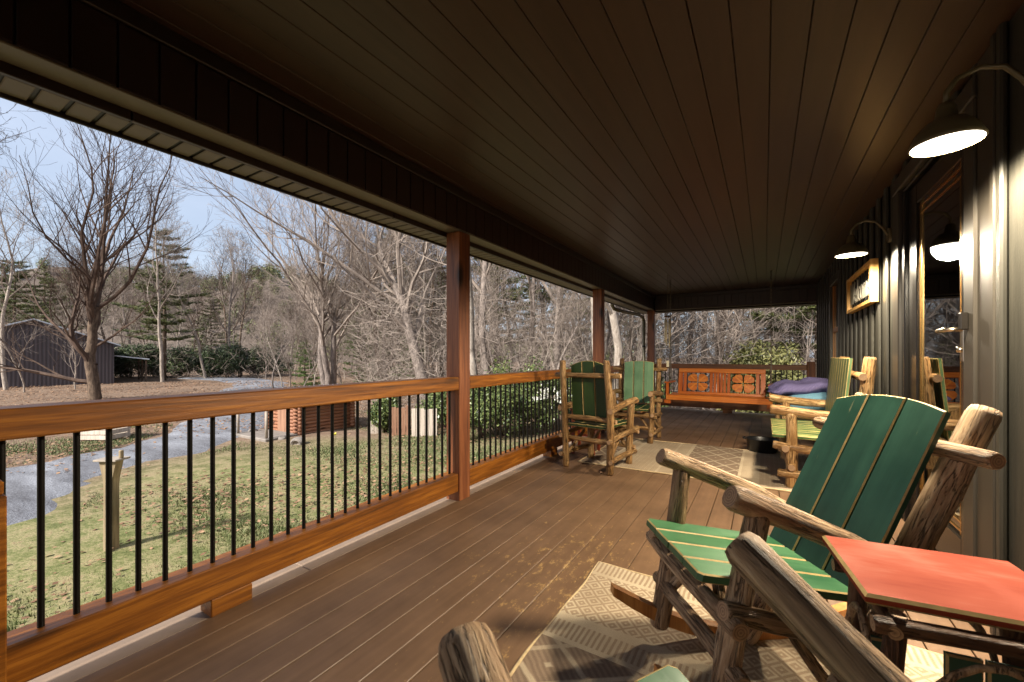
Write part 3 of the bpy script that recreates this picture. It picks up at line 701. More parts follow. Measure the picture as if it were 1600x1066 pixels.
# side table with coral top between the rockers
def side_table():
    o = empty('side_table', (.345, 1.235, 0), R(8), 'rustic twig side table with a worn coral red top', 'table')
    w2, d2, zt = .185, .155, .65
    pts = [(-w2, -d2), (w2-.0, -d2), (w2, d2-.03), (w2-.03, d2), (-w2, d2)]
    b, c = plank('table_top', pts, .022, o, 'coral_paint', ch=.006); b.location = (c.x, c.z, zt-.011); b.rotation_euler = (R(-90), 0, 0)
    b.rotation_euler = (R(90), 0, 0); b.location = (c.x, c.z, zt-.011)
    for sx in (-1, 1):
        for sy in (-1, 1): log('leg', (sx*.145, sy*.115, 0), (sx*.135, sy*.11, zt-.025), .022, .018, o, 'log_dark', .012)
    for sy in (-1, 1): log('apron', (-w2+.005, sy*.125, zt-.045), (w2-.005, sy*.125, zt-.042), .017, .015, o, 'log_dark', .006)
    for sx in (-1, 1): log('apron', (sx*.150, -.14, zt-.05), (sx*.150, .14, zt-.05), .015, .014, o, 'log_dark', .006)
    def arch(y, x0, x1, z0, z1):
        pts = []
        for i in range(13):
            a = math.pi*i/12; pts.append(((x0+x1)/2-(x1-x0)/2*math.cos(a), y, z0+(z1-z0)*math.sin(a)**.8))
        tube('bent_twig', pts, [.008+.002*math.sin(i) for i in range(13)], 'log_brown', o, 8)
    arch(-.140, -.13, .14, .30, .575); arch(.135, -.13, .14, .30, .57)
    pts = [(-.165, -.1+.2*i/12*1.0, .42+.15*math.sin(math.pi*i/12)) for i in range(13)]; tube('bent_twig', pts, .008, 'log_brown', o, 8)
    for i, x in enumerate((-.125, -.062, .002, .066, .125)):
        if i == 1: continue
        b, c = plank('lower_board', [(x-.029, .10), (x+.029, .10), (x+.029, .52), (x-.029, .52)], .016, o, 'green_teal'); b.location = (c.x, -.02, c.z)
    box('shelf', -.14, .14, -.11, .11, .12, .138, 'green_teal', o, c=.004)
side_table()

# rugs
def rug(name, x0, x1, y0, y1, mat, label):
    nx, ny = 40, 40; v, f = [], []; rr = random.Random(3)
    for j in range(ny+1):
        for i in range(nx+1):
            x = x0+(x1-x0)*i/nx; y = y0+(y1-y0)*j/ny
            e = .004*math.sin(7*y+1)+.003*math.sin(17*y) if i in (0, nx) else 0
            e2 = .004*math.sin(6*x)+.003*math.sin(15*x+1) if j in (0, ny) else 0
            z = .0105+.0025*math.sin(5*x+3*y)+.0015*math.sin(11*y-4*x)
            v.append((x+e-(x0+x1)/2, y+e2-(y0+y1)/2, z))
    for j in range(ny):
        for i in range(nx): a = j*(nx+1)+i; f.append((a, a+1, a+nx+2, a+nx+1))
    n = len(v); ring = [i for i in range(nx+1)]+[j*(nx+1)+nx for j in range(1, ny+1)]+[ny*(nx+1)+i for i in range(nx-1, -1, -1)]+[j*(nx+1) for j in range(ny-1, 0, -1)]
    b = len(v); v += [(v[i][0], v[i][1], .001) for i in ring]; m_ = len(ring)
    for k in range(m_): f.append((ring[k], b+k, b+(k+1) % m_, ring[(k+1) % m_]))
    o = new_obj(name, mesh(name, v, f, False), (mat,), None, ((x0+x1)/2, (y0+y1)/2, 0)); tag(o, label, 'rug')
    rg = [v[i] for i in ring]; rg.append(rg[0]); tube('binding', [(a, b_, .007) for a, b_, _ in rg], .0075, 'rug_edge', o, 6); return o
rug('woven_rug', -.77, .62, .10, 2.175, 'rug_weave', 'beige patterned woven rug under the large rocking chair in the foreground')
rug('woven_rug', -1.70, .55, 4.15, 5.70, 'rug_weave_x', 'beige woven rug under the loveseat and the two far chairs')

# porch swing
def swing():
    o = empty('porch_swing', (-.66, 7.28, 0), R(-1.5), 'orange stained wooden porch swing with flower cutouts in its back', 'swing')
    W = .76; zs = .49
    box('front_rail', -W, W, -.02, .02, zs-.085, zs, 'swing_wood', o, c=.004)
    for i in range(6): box('seat_slat', -W+.01, W-.01, .025+i*.07, .088+i*.07, zs-.03, zs-.008, 'swing_wood', o, c=.003)
    box('rear_rail', -W, W, .45, .49, zs-.085, zs-.003, 'swing_wood', o, c=.004)
    for s in (-1, 1):
        x = s*(W-.022)
        box('side_rail', x-.02, x+.02, .022, .448, zs-.083, zs-.033, 'swing_wood', o)
        box('arm_post', x-.022, x+.022, -.018, .03, zs+.002, zs+.19, 'swing_wood_z', o, c=.004)
        box('arm_rest', x-.04, x+.04, -.05, .47, zs+.192, zs+.216, 'swing_wood_z', o, c=.004)
        box('under_block', x-.05, x+.05, .0, .06, zs-.15, zs-.088, 'swing_wood_z', o, c=.004)
    # tilted back
    bk = empty('backrest', (0, .46, zs-.02), rx=R(-14)); bk.parent = o
    ht = .46; B = W-.10
    box('top_rail', -B, B, -.018, .018, ht-.075, ht, 'swing_wood', bk, c=.005); box('lower_rail', -B, B, -.018, .018, .0, .05, 'swing_wood', bk, c=.005)
    for x0, x1 in ((-B, -B+.07), (-B+.085, -B+.135), (-.155, -.11), (-.095, -.055), (-.045, -.005), (.005, .045), (.055, .095), (.11, .155), (B-.135, B-.085), (B-.07, B)):
        box('back_slat', x0, x1, -.014, .014, .052, ht-.077, 'swing_wood_z', bk, c=.003)
    for cx in (-.345, .345):
        cz = (.05+ht-.075)/2; rr = .165
        for a0 in (45, 135, 225, 315):
            ps = []
            for t, r_ in ((-.0, .012), (-34, .05), (-39, .10), (-37, .138), (-27, .163), (-12, .176), (12, .176), (27, .163), (37, .138), (39, .10), (34, .05)):
                a = R(a0+t); ps.append((cx+r_*1.05*math.cos(a), cz+r_*.98*math.sin(a)))
            b, c = plank('petal', ps, .022, bk, 'swing_wood', edge='swing_inlay', ch=.004); b.location = (c.x, 0, c.z)
            a = R(a0); dx, dz = math.cos(a), math.sin(a); nx_, nz_ = -dz*.011, dx*.011
            q = [(cx+.02*dx+nx_, cz+.02*dz+nz_), (cx+.02*dx-nx_, cz+.02*dz-nz_), (cx+.17*dx-nx_, cz+.165*dz-nz_), (cx+.17*dx+nx_, cz+.165*dz+nz_)]
            b, c = plank('inlay', q, .030, bk, 'swing_inlay', edge='swing_inlay', ch=.002); b.location = (c.x, 0, c.z)
    for s in (-1, 1):
        x = s*(W-.022)
        ch = empty('hanger', (x, .22, zs)); ch.parent = o
        def chain(a, b, nm):
            a = Vector(a); b = Vector(b); n = int((b-a).length/.03); g = Geo()
            for i in range(n):
                c = a+(b-a)*((i+.5)/n); d = (b-a).normalized()
                m = Matrix.Translation(c) @ d.to_track_quat('Z', 'Y').to_matrix().to_4x4() @ Matrix.Rotation(R(90*(i % 2)), 4, 'Z')
                g.add(tube_geo([(.007*math.cos(t), 0, .018*math.sin(t)) for t in [2*math.pi*k/8 for k in range(9)]], .0038, 5), 0, m)
            new_obj(nm, g.mesh(nm, True), ('rope',), ch)
        chain((0, -.18, 0), (0, 0, .62), 'lower_chain'); chain((0, .2, .05), (0, 0, .62), 'lower_chain'); chain((0, 0, .62), (0, 0, ZC-zs-.14), 'upper_chain')
        new_obj('spring', mesh('spring', *tube_geo([(.014*math.cos(i*.9), .014*math.sin(i*.9), ZC-zs-.14+i*.0028) for i in range(50)], .0035, 5), True), ('black_metal',), ch)
swing()

# wind chime
ch = empty('wind_chime', (-1.34, 7.02, 0), label='pale tube wind chime hanging from the ceiling by the swing', category='wind chime')
tube('string', [(0, 0, 1.97), (0, 0, 2.45)], .003, 'rope', ch, 5)
new_obj('top_disc', mesh('top_disc', *lathe_geo([(.001, .012), (.052, .010), (.056, .0), (.052, -.012), (.001, -.014)], 20), True), ('log_dark',), ch, (0, 0, 1.78))
for k in range(3):
    a = k*2.1; tube('cord', [(.04*math.cos(a), .04*math.sin(a), 1.79), (0, 0, 1.97)], .0016, 'rope', ch, 4)
for k in range(6):
    a = k*math.pi/3+.3; ln = .28+.035*k; x, y = .042*math.cos(a), .042*math.sin(a)
    tube('chime_tube', [(x, y, 1.735-ln), (x, y, 1.735)], .009, 'chime_metal', ch, 10)
tube('cord', [(0, 0, 1.77), (0, 0, 1.05)], .0018, 'rope', ch, 4); box('sail', -.02, .02, -.003, .003, .96, 1.06, 'chime_metal', ch)
new_obj('striker', mesh('striker', *lathe_geo([(.001, .006), (.022, .006), (.022, -.006), (.001, -.006)], 14)), ('log_dark',), ch, (0, 0, 1.5))

# pillows on a low stool beyond the loveseat
st = empty('log_stool', (.36, 6.22, 0), 0, 'low log stool half hidden behind the loveseat, holding cushions', 'stool')
for sx in (-1, 1):
    for sy in (-1, 1): log('leg', (sx*.24, sy*.20, 0), (sx*.22, sy*.18, .44), .03, .026, st, 'log_tan')
for i in range(4): box('seat_board', -.30, .30, -.24+i*.122, -.24+i*.122+.116, .442, .468, 'green_worn', st, c=.004)
def cushion(name, mat, loc, dims, rot, label, cat, lump=0.0, seed=1):
    nu, nv = 40, 24; v, f = [], []; rr = random.Random(seed); a, b, c = dims
    for j in range(nv+1):
        th = math.pi*j/nv-math.pi/2
        for i in range(nu):
            ph = 2*math.pi*i/nu
            def se(x, e): return math.copysign(abs(x)**e, x)
            x = a*se(math.cos(th), .55)*se(math.cos(ph), .5); y = b*se(math.cos(th), .55)*se(math.sin(ph), .5); z = c*se(math.sin(th), .9)
            k = 1-.35*(abs(x/a)**3+abs(y/b)**3)/2; z *= k
            z += lump*(math.sin(7*x/a+seed)*.5+math.sin(5*y/b+2*x/a)*.4+math.sin(11*x/a-3*y/b)*.22); x += lump*.4*math.sin(9*z/c+3*y/b)
            v.append((x, y, z))
    for j in range(nv):
        for i in range(nu): i2 = (i+1) % nu; f.append((j*nu+i, j*nu+i2, (j+1)*nu+i2, (j+1)*nu+i))
    o = new_obj(name, mesh(name, v, f, True), (mat,), None, loc, rot); return tag(o, label, cat)
cushion('pillow', 'knit_blue', (.44, 6.16, .585), (.26, .24, .13), (0, R(-8), R(12)), 'light blue knit pillow under the purple blanket', 'pillow', .008, 2)
bl = cushion('blanket', 'knit_purple', (.39, 6.2, .755), (.35, .26, .080), (R(4), R(-9), R(10)), 'rumpled purple knit blanket heaped on the blue pillow', 'blanket', .03, 5)

# black pan and the reddish stand
pn = empty('black_pan', (-.02, 5.72, .001), label='black oval metal pan on the deck beside the loveseat', category='pan')
g = Geo(); S_ = Matrix.Diagonal((1.0, .85, 1.15, 1))
g.add(lathe_geo([(.001, .004), (.13, .004), (.150, .02), (.172, .13), (.180, .134), (.178, .140), (.168, .134), (.146, .03), (.001, .014)], 32), 0, S_)
new_obj('bowl', g.mesh('bowl', True), ('enamel_black',), pn)
for s in (-1, 1): tube('handle', [(s*.172, -.05, .148), (s*.20, -.04, .155), (s*.205, 0, .157), (s*.20, .04, .155), (s*.172, .05, .148)], .008, 'enamel_black', pn, 8)
sd_ = empty('plant_stand', (-1.80, 4.62, 0), R(5), 'small reddish wooden stand beside the dark green chair at the railing', 'stand')
box('top', -.15, .15, -.15, .15, .50, .522, 'stool_wood', sd_, c=.004)
for sx in (-1, 1):
    for sy in (-1, 1): box('leg', sx*.12-.016, sx*.12+.016, sy*.12-.016, sy*.12+.016, 0, .499, 'stool_wood', sd_, c=.003)
for sy in (-1, 1): box('apron', -.103, .103, sy*.12-.008, sy*.12+.008, .44, .497, 'stool_wood', sd_); box('stretcher', -.103, .103, sy*.12-.008, sy*.12+.008, .16, .19, 'stool_wood', sd_)

# downspout at the far corner
dn = empty('downspout', (XR-.385, 7.55, 2.16), label='brown gutter downspout bending in to the far corner post', category='downspout')
tube('elbow', [(0, 0, .02), (0, 0, -.08), (.02, .05, -.14), (.10, .4, -.17), (.17, 1.2, -.16), (.19, 1.50, -.19), (.195, 1.56, -.26)], .033, 'lamp_shade', dn, 12)
tube('pipe', [(.195, 1.56, -.25), (.195, 1.57, -2.9)], .032, 'lamp_shade', dn, 12)
for z in (-.8, -2.0): tube('strap', [(.195, 1.565, z), (.195, 1.565, z-.03)], .036, 'black_metal', dn, 12)

# a dry leaf blown onto the deck
v = [(0, 0, 0), (.03, -.018, .012), (.055, 0, .003), (.03, .018, .014), (.012, .02, .008), (.012, -.02, .006)]
lf = new_obj('fallen_leaf', mesh('fallen_leaf', v, [(0, 5, 1), (0, 1, 2), (0, 2, 3), (0, 3, 4)]), ('dry_leaf',), None, (-1.36, 3.86, .003), (0, 0, 1.0)); tag(lf, 'single dry brown leaf on the deck at the foot of the dark green chair', 'leaf')

# ------------------------------------------------------------------ grounds
def hill_pt(s, t):
    """s across (left to right), t away from the viewer"""
    lat = -420+480*s; fw = 120+150*t; c, k = math.cos(YAW), math.sin(YAW)
    hh = 46*(1/(1+math.exp((lat+62)/26)))*math.sin(min(1, t*1.25)*math.pi/2)**1.5*(1+.10*math.sin(lat*.045)+.06*math.sin(lat*.11+t*5))
    return Vector((lat*c-fw*k, lat*k+fw*c, GZ-1.0+hh))
def ground():
    # one sheet, finer near the porch, rising gently into a wooded hill on the left
    xs = sorted(set(list(np.linspace(-40, 40, 81))+list(np.linspace(-400, -40, 40))+list(np.linspace(40, 400, 40))))
    ys = sorted(set(list(np.linspace(-20, 50, 71))+list(np.linspace(-200, -20, 20))+list(np.linspace(50, 500, 45))))
    v = []; rr = random.Random(4)
    for y in ys:
        for x in xs:
            d = math.hypot(x, y); z = GZ+.04*math.sin(.7*x+.4*y)*min(1, d/10)+.03*math.sin(1.7*y-.9*x)
            if -2.6 < x < 5 and -3 < y < 10.5: z = GZ
            v.append((x, y, z))
    nx = len(xs); f = [(j*nx+i, j*nx+i+1, (j+1)*nx+i+1, (j+1)*nx+i) for j in range(len(ys)-1) for i in range(nx-1)]
    tag(new_obj('ground', mesh('ground', v, f, True), ('ground_cover',)), kind='structure')
    # hill: a long ridge on the left, falling away to the right
    v, f = [], []; n, m = 70, 26; e1 = Vector((math.cos(YAW), math.sin(YAW), 0)); e2 = Vector((-math.sin(YAW), math.cos(YAW), 0))
    for j in range(m+1):
        for i in range(n+1):
            q = hill_pt(i/n, j/m); v.append(tuple(q))
    for j in range(m):
        for i in range(n): a = j*(n+1)+i; f.append((a, a+1, a+n+2, a+n+1))
    tag(new_obj('hill', mesh('hill', v, f, True), ('hill_ground',)), kind='structure')
    # gravel drive: sweeps past on the left, then curves away toward the barn
    mid = [(gp(-700, 3.0), 4.0), (gp(-250, 4.6), 3.4), (gp(-20, 6.6), 2.9), (gp(140, 8.1), 2.5), (gp(260, 9.6), 2.4), (gp(335, 11.6), 2.5), (gp(370, 15), 2.8), (gp(385, 20), 3.2), (gp(395, 26), 3.6), (gp(402, 33), 4.0), (gp(360, 38), 4.0), (gp(300, 40), 4)]
    P = [p for p, _ in mid]; W = [q for _, q in mid]; v, f = [], []; k = 0; N = 8
    fine = []
    for i in range(len(P)-1):
        p0, p1, p2, p3 = P[max(i-1, 0)], P[i], P[i+1], P[min(i+2, len(P)-1)]
        for t in [q/8 for q in range(8)]:
            q = .5*((2*p1)+(p2-p0)*t+(2*p0-5*p1+4*p2-p3)*t*t+(3*p1-p0-3*p2+p3)*t**3); fine.append((q, W[i]+(W[i+1]-W[i])*t))
    rr = random.Random(6)
    for i, (q, wd) in enumerate(fine):
        d = (fine[min(i+1, len(fine)-1)][0]-fine[max(i-1, 0)][0]).normalized(); nrm = Vector((-d.y, d.x, 0))
        wl, wr = wd/2*(1+.07*math.sin(i*.9)+rr.uniform(-.05, .05)), wd/2*(1+.07*math.cos(i*.7)+rr.uniform(-.05, .05))
        for j in range(N+1):
            t = -wl+(wl+wr)*j/N; edge = abs(j/N-.5)*2
            v.append((q.x+nrm.x*t, q.y+nrm.y*t, GZ+.075*(1-edge**4)+(-.05 if edge > .99 else 0)))
    for i in range(len(fine)-1):
        for j in range(N): a = i*(N+1)+j; f.append((a, a+1, a+N+2, a+N+1))
    tag(new_obj('gravel_drive', mesh('gravel_drive', v, f, True), ('gravel',)), kind='structure')
    return fine
DRIVE = ground()
DP = np.array([(q.x, q.y) for q, _ in DRIVE]); DW = np.array([w_ for _, w_ in DRIVE])
def off_drive(x, y, m=.0):
    d = np.hypot(DP[:, 0][None]-x[:, None], DP[:, 1][None]-y[:, None])-DW[None]/2; return d.min(1) > m

nr = np.random.default_rng(11)
def scatter(n, dmin, dmax, u0, u1, pw=1.5):
    d = dmin+(dmax-dmin)*nr.random(n)**pw; u = u0+(u1-u0)*nr.random(n); r_ = (u-800)/645.5
    return d*(r_*math.cos(YAW)-math.sin(YAW)), d*(r_*math.sin(YAW)+math.cos(YAW)), d
def grass():
    x, y, d = scatter(330000, 2.4, 16, -150, 1000, 1.25)
    k = off_drive(x, y, .12) & ((x < -2.55) | (y > 9.9))
    # clumpy: keep where low-frequency noise is high
    q = np.sin(x*2.1+np.sin(y*1.3)*2)+np.sin(y*2.7+np.cos(x*1.1)*2)+np.sin(x*.6-y*.9)*.8
    k &= (q+nr.normal(0, .9, len(x))) > .1
    x, y, d = x[k], y[k], d[k]; n = len(x)
    hgt = (.015+.03*nr.random(n))*(1+d*.01); a = nr.random(n)*6.28; wd = .0035*(1+d*.22); lean = .035*nr.random(n); b = nr.random(n)*6.28
    V = np.zeros((n, 3, 3)); V[:, 0] = np.c_[x-np.cos(a)*wd, y-np.sin(a)*wd, np.full(n, GZ-.01)]; V[:, 1] = np.c_[x+np.cos(a)*wd, y+np.sin(a)*wd, np.full(n, GZ-.01)]
    V[:, 2] = np.c_[x+np.cos(b)*lean, y+np.sin(b)*lean, GZ+hgt]
    o = new_obj('lawn_grass', fast_mesh('lawn_grass', V.reshape(-1, 3), 3), ('grass_blade',)); tag(o, 'short patchy green and straw coloured lawn grass below the railing', 'grass', kind='stuff')
    x, y, d = scatter(60000, 2.6, 34, -150, 1250, 1.3); k = ((x < -2.5) | (y > 9.9))
    q = np.sin(x*.9+1)+np.sin(y*1.1-x*.5)+d*.10-1.0+off_drive(x, y, .0)*.8-1.0; k &= (q+nr.normal(0, .8, len(x))) > 0
    x, y, d = x[k], y[k], d[k]; n = len(x); s = (.012+.018*nr.random(n))*(1+d*.05); a = nr.random(n)*6.28
    V = np.zeros((n, 4, 3)); z = GZ+.012+.05*nr.random(n)*(off_drive(x, y)*1.0)+np.where(off_drive(x, y), 0, .07)
    for i, (l, m_) in enumerate(((-1, -.5), (.2, -.7), (1, .3), (-.2, .7))):
        V[:, i] = np.c_[x+s*(l*np.cos(a)-m_*np.sin(a)), y+s*(l*np.sin(a)+m_*np.cos(a)), z+s*.7*(nr.random(n)-.3)]
    o = new_obj('leaf_litter', fast_mesh('leaf_litter', V.reshape(-1, 3), 4), ('dry_leaf',)); tag(o, 'scattered fallen brown leaves over the lawn and under the trees', 'leaves', kind='stuff')
grass()

# ------------------------------------------------------------------ trees
def rotv(v, ax, ang): return Matrix.Rotation(ang, 3, ax) @ v
def tree_mesh(seed, h, r0, stems=1, fork=.3, spread=45, low=.18, dens=1.0, n1=15, droop=0.0, curve=.10, leaf=0, levels=4, vase=False, split=None, extra=()):
    """bare broadleaf tree: returns trunk and crown meshes"""
    rr = random.Random(seed); T = Geo(); Cv, Cf = [], []
    tips = []
    def ring_tube(P, Rd, sides, V, F):
        n = len(P); up = None; base = len(V)
        for i, p in enumerate(P):
            d = (P[min(i+1, n-1)]-P[max(i-1, 0)]).normalized()
            if up is None: up = d.orthogonal().normalized()
            a = up-d*up.dot(d); a = a.normalized() if a.length > 1e-5 else d.orthogonal().normalized(); up = a; b = d.cross(a)
            for k in range(sides):
                t = 6.2832*k/sides; V.append(tuple(p+(a*math.cos(t)+b*math.sin(t))*Rd[i]))
        for i in range(n-1):
            for k in range(sides):
                k2 = (k+1) % sides; F.append((base+i*sides+k, base+i*sides+k2, base+(i+1)*sides+k2, base+(i+1)*sides+k))
    def grow(p, d, ln, rad, lev, sides):
        segs = {0: 10, 1: 9, 2: 5, 3: 3, 4: 2}[lev]; P = [p.copy()]; Rd = [rad]; st = ln/segs; D = [d.copy()]
        for i in range(segs):
            j = curve*(1+.5*lev)
            d = (d+Vector((rr.gauss(0, j), rr.gauss(0, j), rr.gauss(0, j*.6)))+Vector((0, 0, (.055 if lev == 1 and split else .10 if lev else .05)-droop*(lev == 1)))).normalized()
            p = p+d*st; P.append(p.copy()); D.append(d.copy()); t = (i+1)/segs
            Rd.append(max(rad*(1-.86*t**1.1) if lev else rad*(1-(.40 if split else .80)*t), .0045 if lev > 2 else .006))
        if lev == 0: ring_tube(P, Rd, 10, T.v, T.f)
        else: ring_tube(P, Rd, sides, Cv, Cf)
        if lev >= levels: return
        if lev == 0 and split:
            for q in range(split[1]):
                ax = rotv(d.orthogonal().normalized(), d, q*2.4+rr.uniform(-.4, .4)); t = .72+.28*(q+1)/split[1]
                k = min(int(t*segs), segs-1); bp = P[k].lerp(P[k+1], t*segs-k)
                grow(bp, rotv(D[k+1], ax, R(split[2])*rr.uniform(.25, 1.05)), h*(1-split[0])*rr.uniform(.8, 1.08), rad*rr.uniform(.30, .46), 1, 6)
            for z_, dv, ln_, r_ in (extra if p.length > 0 else ()):
                grow(Vector((0, 0, z_)), Vector(dv).normalized(), ln_, r_, 1, 6)
            if n1 == 0: return
        cnt = {0: n1, 1: 8*dens, 2: 5.5*dens, 3: 3.2*dens}[lev]; cnt = int(cnt+rr.random())
        for q in range(cnt):
            lo = {0: low, 1: .18, 2: .15, 3: .2}[lev]
            t = lo+(1-lo)*((q+rr.random())/cnt)**(.85 if lev == 0 else 1); t = min(t, .99)
            k = min(int(t*segs), segs-1); fr = t*segs-k; bp = P[k].lerp(P[k+1], fr); bd = D[k+1]; br = Rd[k]+(Rd[k+1]-Rd[k])*fr
            ax = bd.orthogonal().normalized(); ax = rotv(ax, bd, q*2.4+rr.uniform(-.7, .7))
            ang = R(spread)*rr.uniform(.65, 1.3)*(1-.35*t if lev == 0 else 1)
            nd = rotv(bd, ax, ang)
            if lev == 0: l2 = h*(.50-.30*t)*rr.uniform(.75, 1.25)*(1.0 if not vase else 1.25)
            else: l2 = ln*(.62-.32*t)*rr.uniform(.6, 1.2)
            grow(bp, nd, l2, min(br*.62, br*.9)*rr.uniform(.75, 1.0), lev+1, {0: 5, 1: 4, 2: 3, 3: 3}[lev])
    for s in range(stems):
        a = s*6.28/stems+rr.random(); d = Vector((math.cos(a)*.13*(stems > 1), math.sin(a)*.13*(stems > 1), 1)).normalized()
        p = Vector((math.cos(a)*r0*.9*(stems > 1), math.sin(a)*r0*.9*(stems > 1), -.15))
        grow(p, d, (h*split[0] if split else h*rr.uniform(.86, 1.0))+.15, r0*(1 if stems == 1 else .8), 0, 10)
    # root flare
    t = mesh('trunk', T.v, T.f, True)
    c = mesh('crown', Cv, Cf, False)
    return t, c

def pine_mesh(seed, h, r0, wid, low=.15, whorls=22, bright=False, top=.0):
    rr = random.Random(seed); tv, tf = tube_geo([(0, 0, -.2), (.02*h*rr.uniform(-1, 1)*.3, 0, h*.4), (0, .01*h, h*.75), (0, 0, h)], [r0, r0*.75, r0*.4, .02], 8)
    trunk = mesh('trunk', tv, tf, True); Q = []; rn = np.random.default_rng(seed); B = Geo()
    for i in range(whorls):
        t = low+(1-low)*(i/whorls)**.92; z = h*t; ln0 = wid*(1-t)**.75*(.55+.45*min(1, (t-low)*5+.35))+.12*wid
        for k in range(rr.randint(4, 6)):
            a = rr.uniform(0, 6.28); ln = ln0*rr.uniform(.55, 1.15); el = rr.uniform(-.05, .12)+(.25*t)
            e = Vector((math.cos(a)*ln, math.sin(a)*ln, ln*el)); B.add(tube_geo([(0, 0, z), tuple(Vector((0, 0, z))+e*.55+Vector((0, 0, -.03*ln))), tuple(Vector((0, 0, z))+e)], [.012*h/6*(1.1-t), .01, .004], 3, False))
            m = max(3, int(ln*12))
            for s in range(m):
                f = .25+.75*(s+rr.random())/m; c = np.array([e.x*f, e.y*f, z+e.z*f-.10*ln*f*(1-f)]); side = rr.uniform(-.38, .38)*ln*(1-f*.6)
                c = c+np.array([-math.sin(a)*side, math.cos(a)*side, rr.uniform(-.05, .08)])
                nn = 13; dirs = rn.normal(0, 1, (nn, 3)); dirs[:, 2] = np.abs(dirs[:, 2])*.5; dirs /= np.linalg.norm(dirs, axis=1)[:, None]
                L_ = (.16+.16*rn.random(nn))[:, None]*(h/9)**.5; per = np.cross(dirs, rn.normal(0, 1, (nn, 3))); per /= np.linalg.norm(per, axis=1)[:, None]+1e-6
                wd = .022*(h/9)**.5
                tri = np.stack([c-per*wd, c+per*wd, c+dirs*L_], 1); Q.append(tri.reshape(-1, 3))
    crown = fast_mesh('crown', np.concatenate(Q), 3); br = B.mesh('branches', True)
    return trunk, crown, br

def leaf_cloud(name, seed, blobs, n, size, asp=.5, flat=.4):
    """leaf-sized faces on and inside uneven lumps; blobs (x,y,z,rx,ry,rz)"""
    rn = np.random.default_rng(seed); out = []; vol = np.array([b[3]*b[4]*b[5] for b in blobs])**.67; cnt = (n*vol/vol.sum()).astype(int)
    for b, c in zip(blobs, cnt):
        d = rn.normal(0, 1, (c, 3)); d /= np.linalg.norm(d, axis=1)[:, None]; r_ = rn.random(c)**.45*(1+.16*np.sin(d[:, 0]*5+seed)*np.cos(d[:, 1]*6)+.12*rn.normal(0, 1, c))
        p = np.array(b[:3])+d*np.array(b[3:])*r_[:, None]
        nrm = d*.7+rn.normal(0, .6, (c, 3)); nrm[:, 2] += flat; nrm /= np.linalg.norm(nrm, axis=1)[:, None]
        u = np.cross(nrm, rn.normal(0, 1, (c, 3))); u /= np.linalg.norm(u, axis=1)[:, None]+1e-6; w_ = np.cross(nrm, u)
        s = size*(.6+.8*rn.random(c))[:, None]
        out.append(np.stack([p-u*s, p+w_*s*asp, p+u*s, p-w_*s*asp], 1).reshape(-1, 3))
    return fast_mesh(name, np.concatenate(out), 4)

def put_tree(name, meshes, mats, loc, rz, label, cat='tree', group=None, sc=1.0, tilt=0.0, pnames=('trunk', 'crown', 'branches')):
    o = empty(name, loc, rz, label, cat, group); o.scale = (sc, sc, sc); o.rotation_euler = (tilt, 0, rz)
    for me, m_, pn_ in zip(meshes, mats, pnames):
        q = bpy.data.objects.new(pn_, me); COL.objects.link(q); q.parent = o
        if not me.materials: me.materials.append(M[m_])
    return o
def tloc(u, d): p = gp(u, d); return (p.x, p.y, GZ)

BG = ('bark_grey', 'twig'); BB = ('bark_brown', 'twig_dark'); BP = ('bark_pale', 'twig')
# --- prominent trees, each its own shape
cl = (-math.cos(YAW), -math.sin(YAW), 0)
put_tree('bare_tree', tree_mesh(21, 13.4, .25, 1, spread=34, low=.3, n1=3, dens=1.05, curve=.075, split=(.34, 8, 42),
    extra=[(.85, (cl[0], cl[1], .02), 6.0, .10), (1.7, (cl[0], cl[1], .75), 6.5, .09), (2.6, (-cl[0], -cl[1], .5), 4.5, .06)]), BB, tloc(150, 20), 0, 'bare tree with dark trunk and low spreading limbs in front of the barn')
put_tree('bare_tree', tree_mesh(35, 12.2, .21, 3, spread=36, low=.5, n1=3, dens=1.12, curve=.075, split=(.34, 6, 58)), BG, tloc(513, 21), .9, 'broad many-stemmed bare tree standing alone mid lawn against the sky')
put_tree('bare_tree', tree_mesh(48, 15.5, .27, 1, spread=44, low=.45, n1=5, dens=1.1, curve=.10, split=(.36, 5, 44)), BG, tloc(667, 17), 2.2, 'thick pale trunked bare tree just left of the thick porch post')
put_tree('bare_tree', tree_mesh(59, 13.0, .20, 1, spread=62, low=.35, n1=12, dens=1.1, curve=.12), BB, tloc(-40, 13), 1.2, 'near bare tree at the left edge reaching long limbs across the sky')
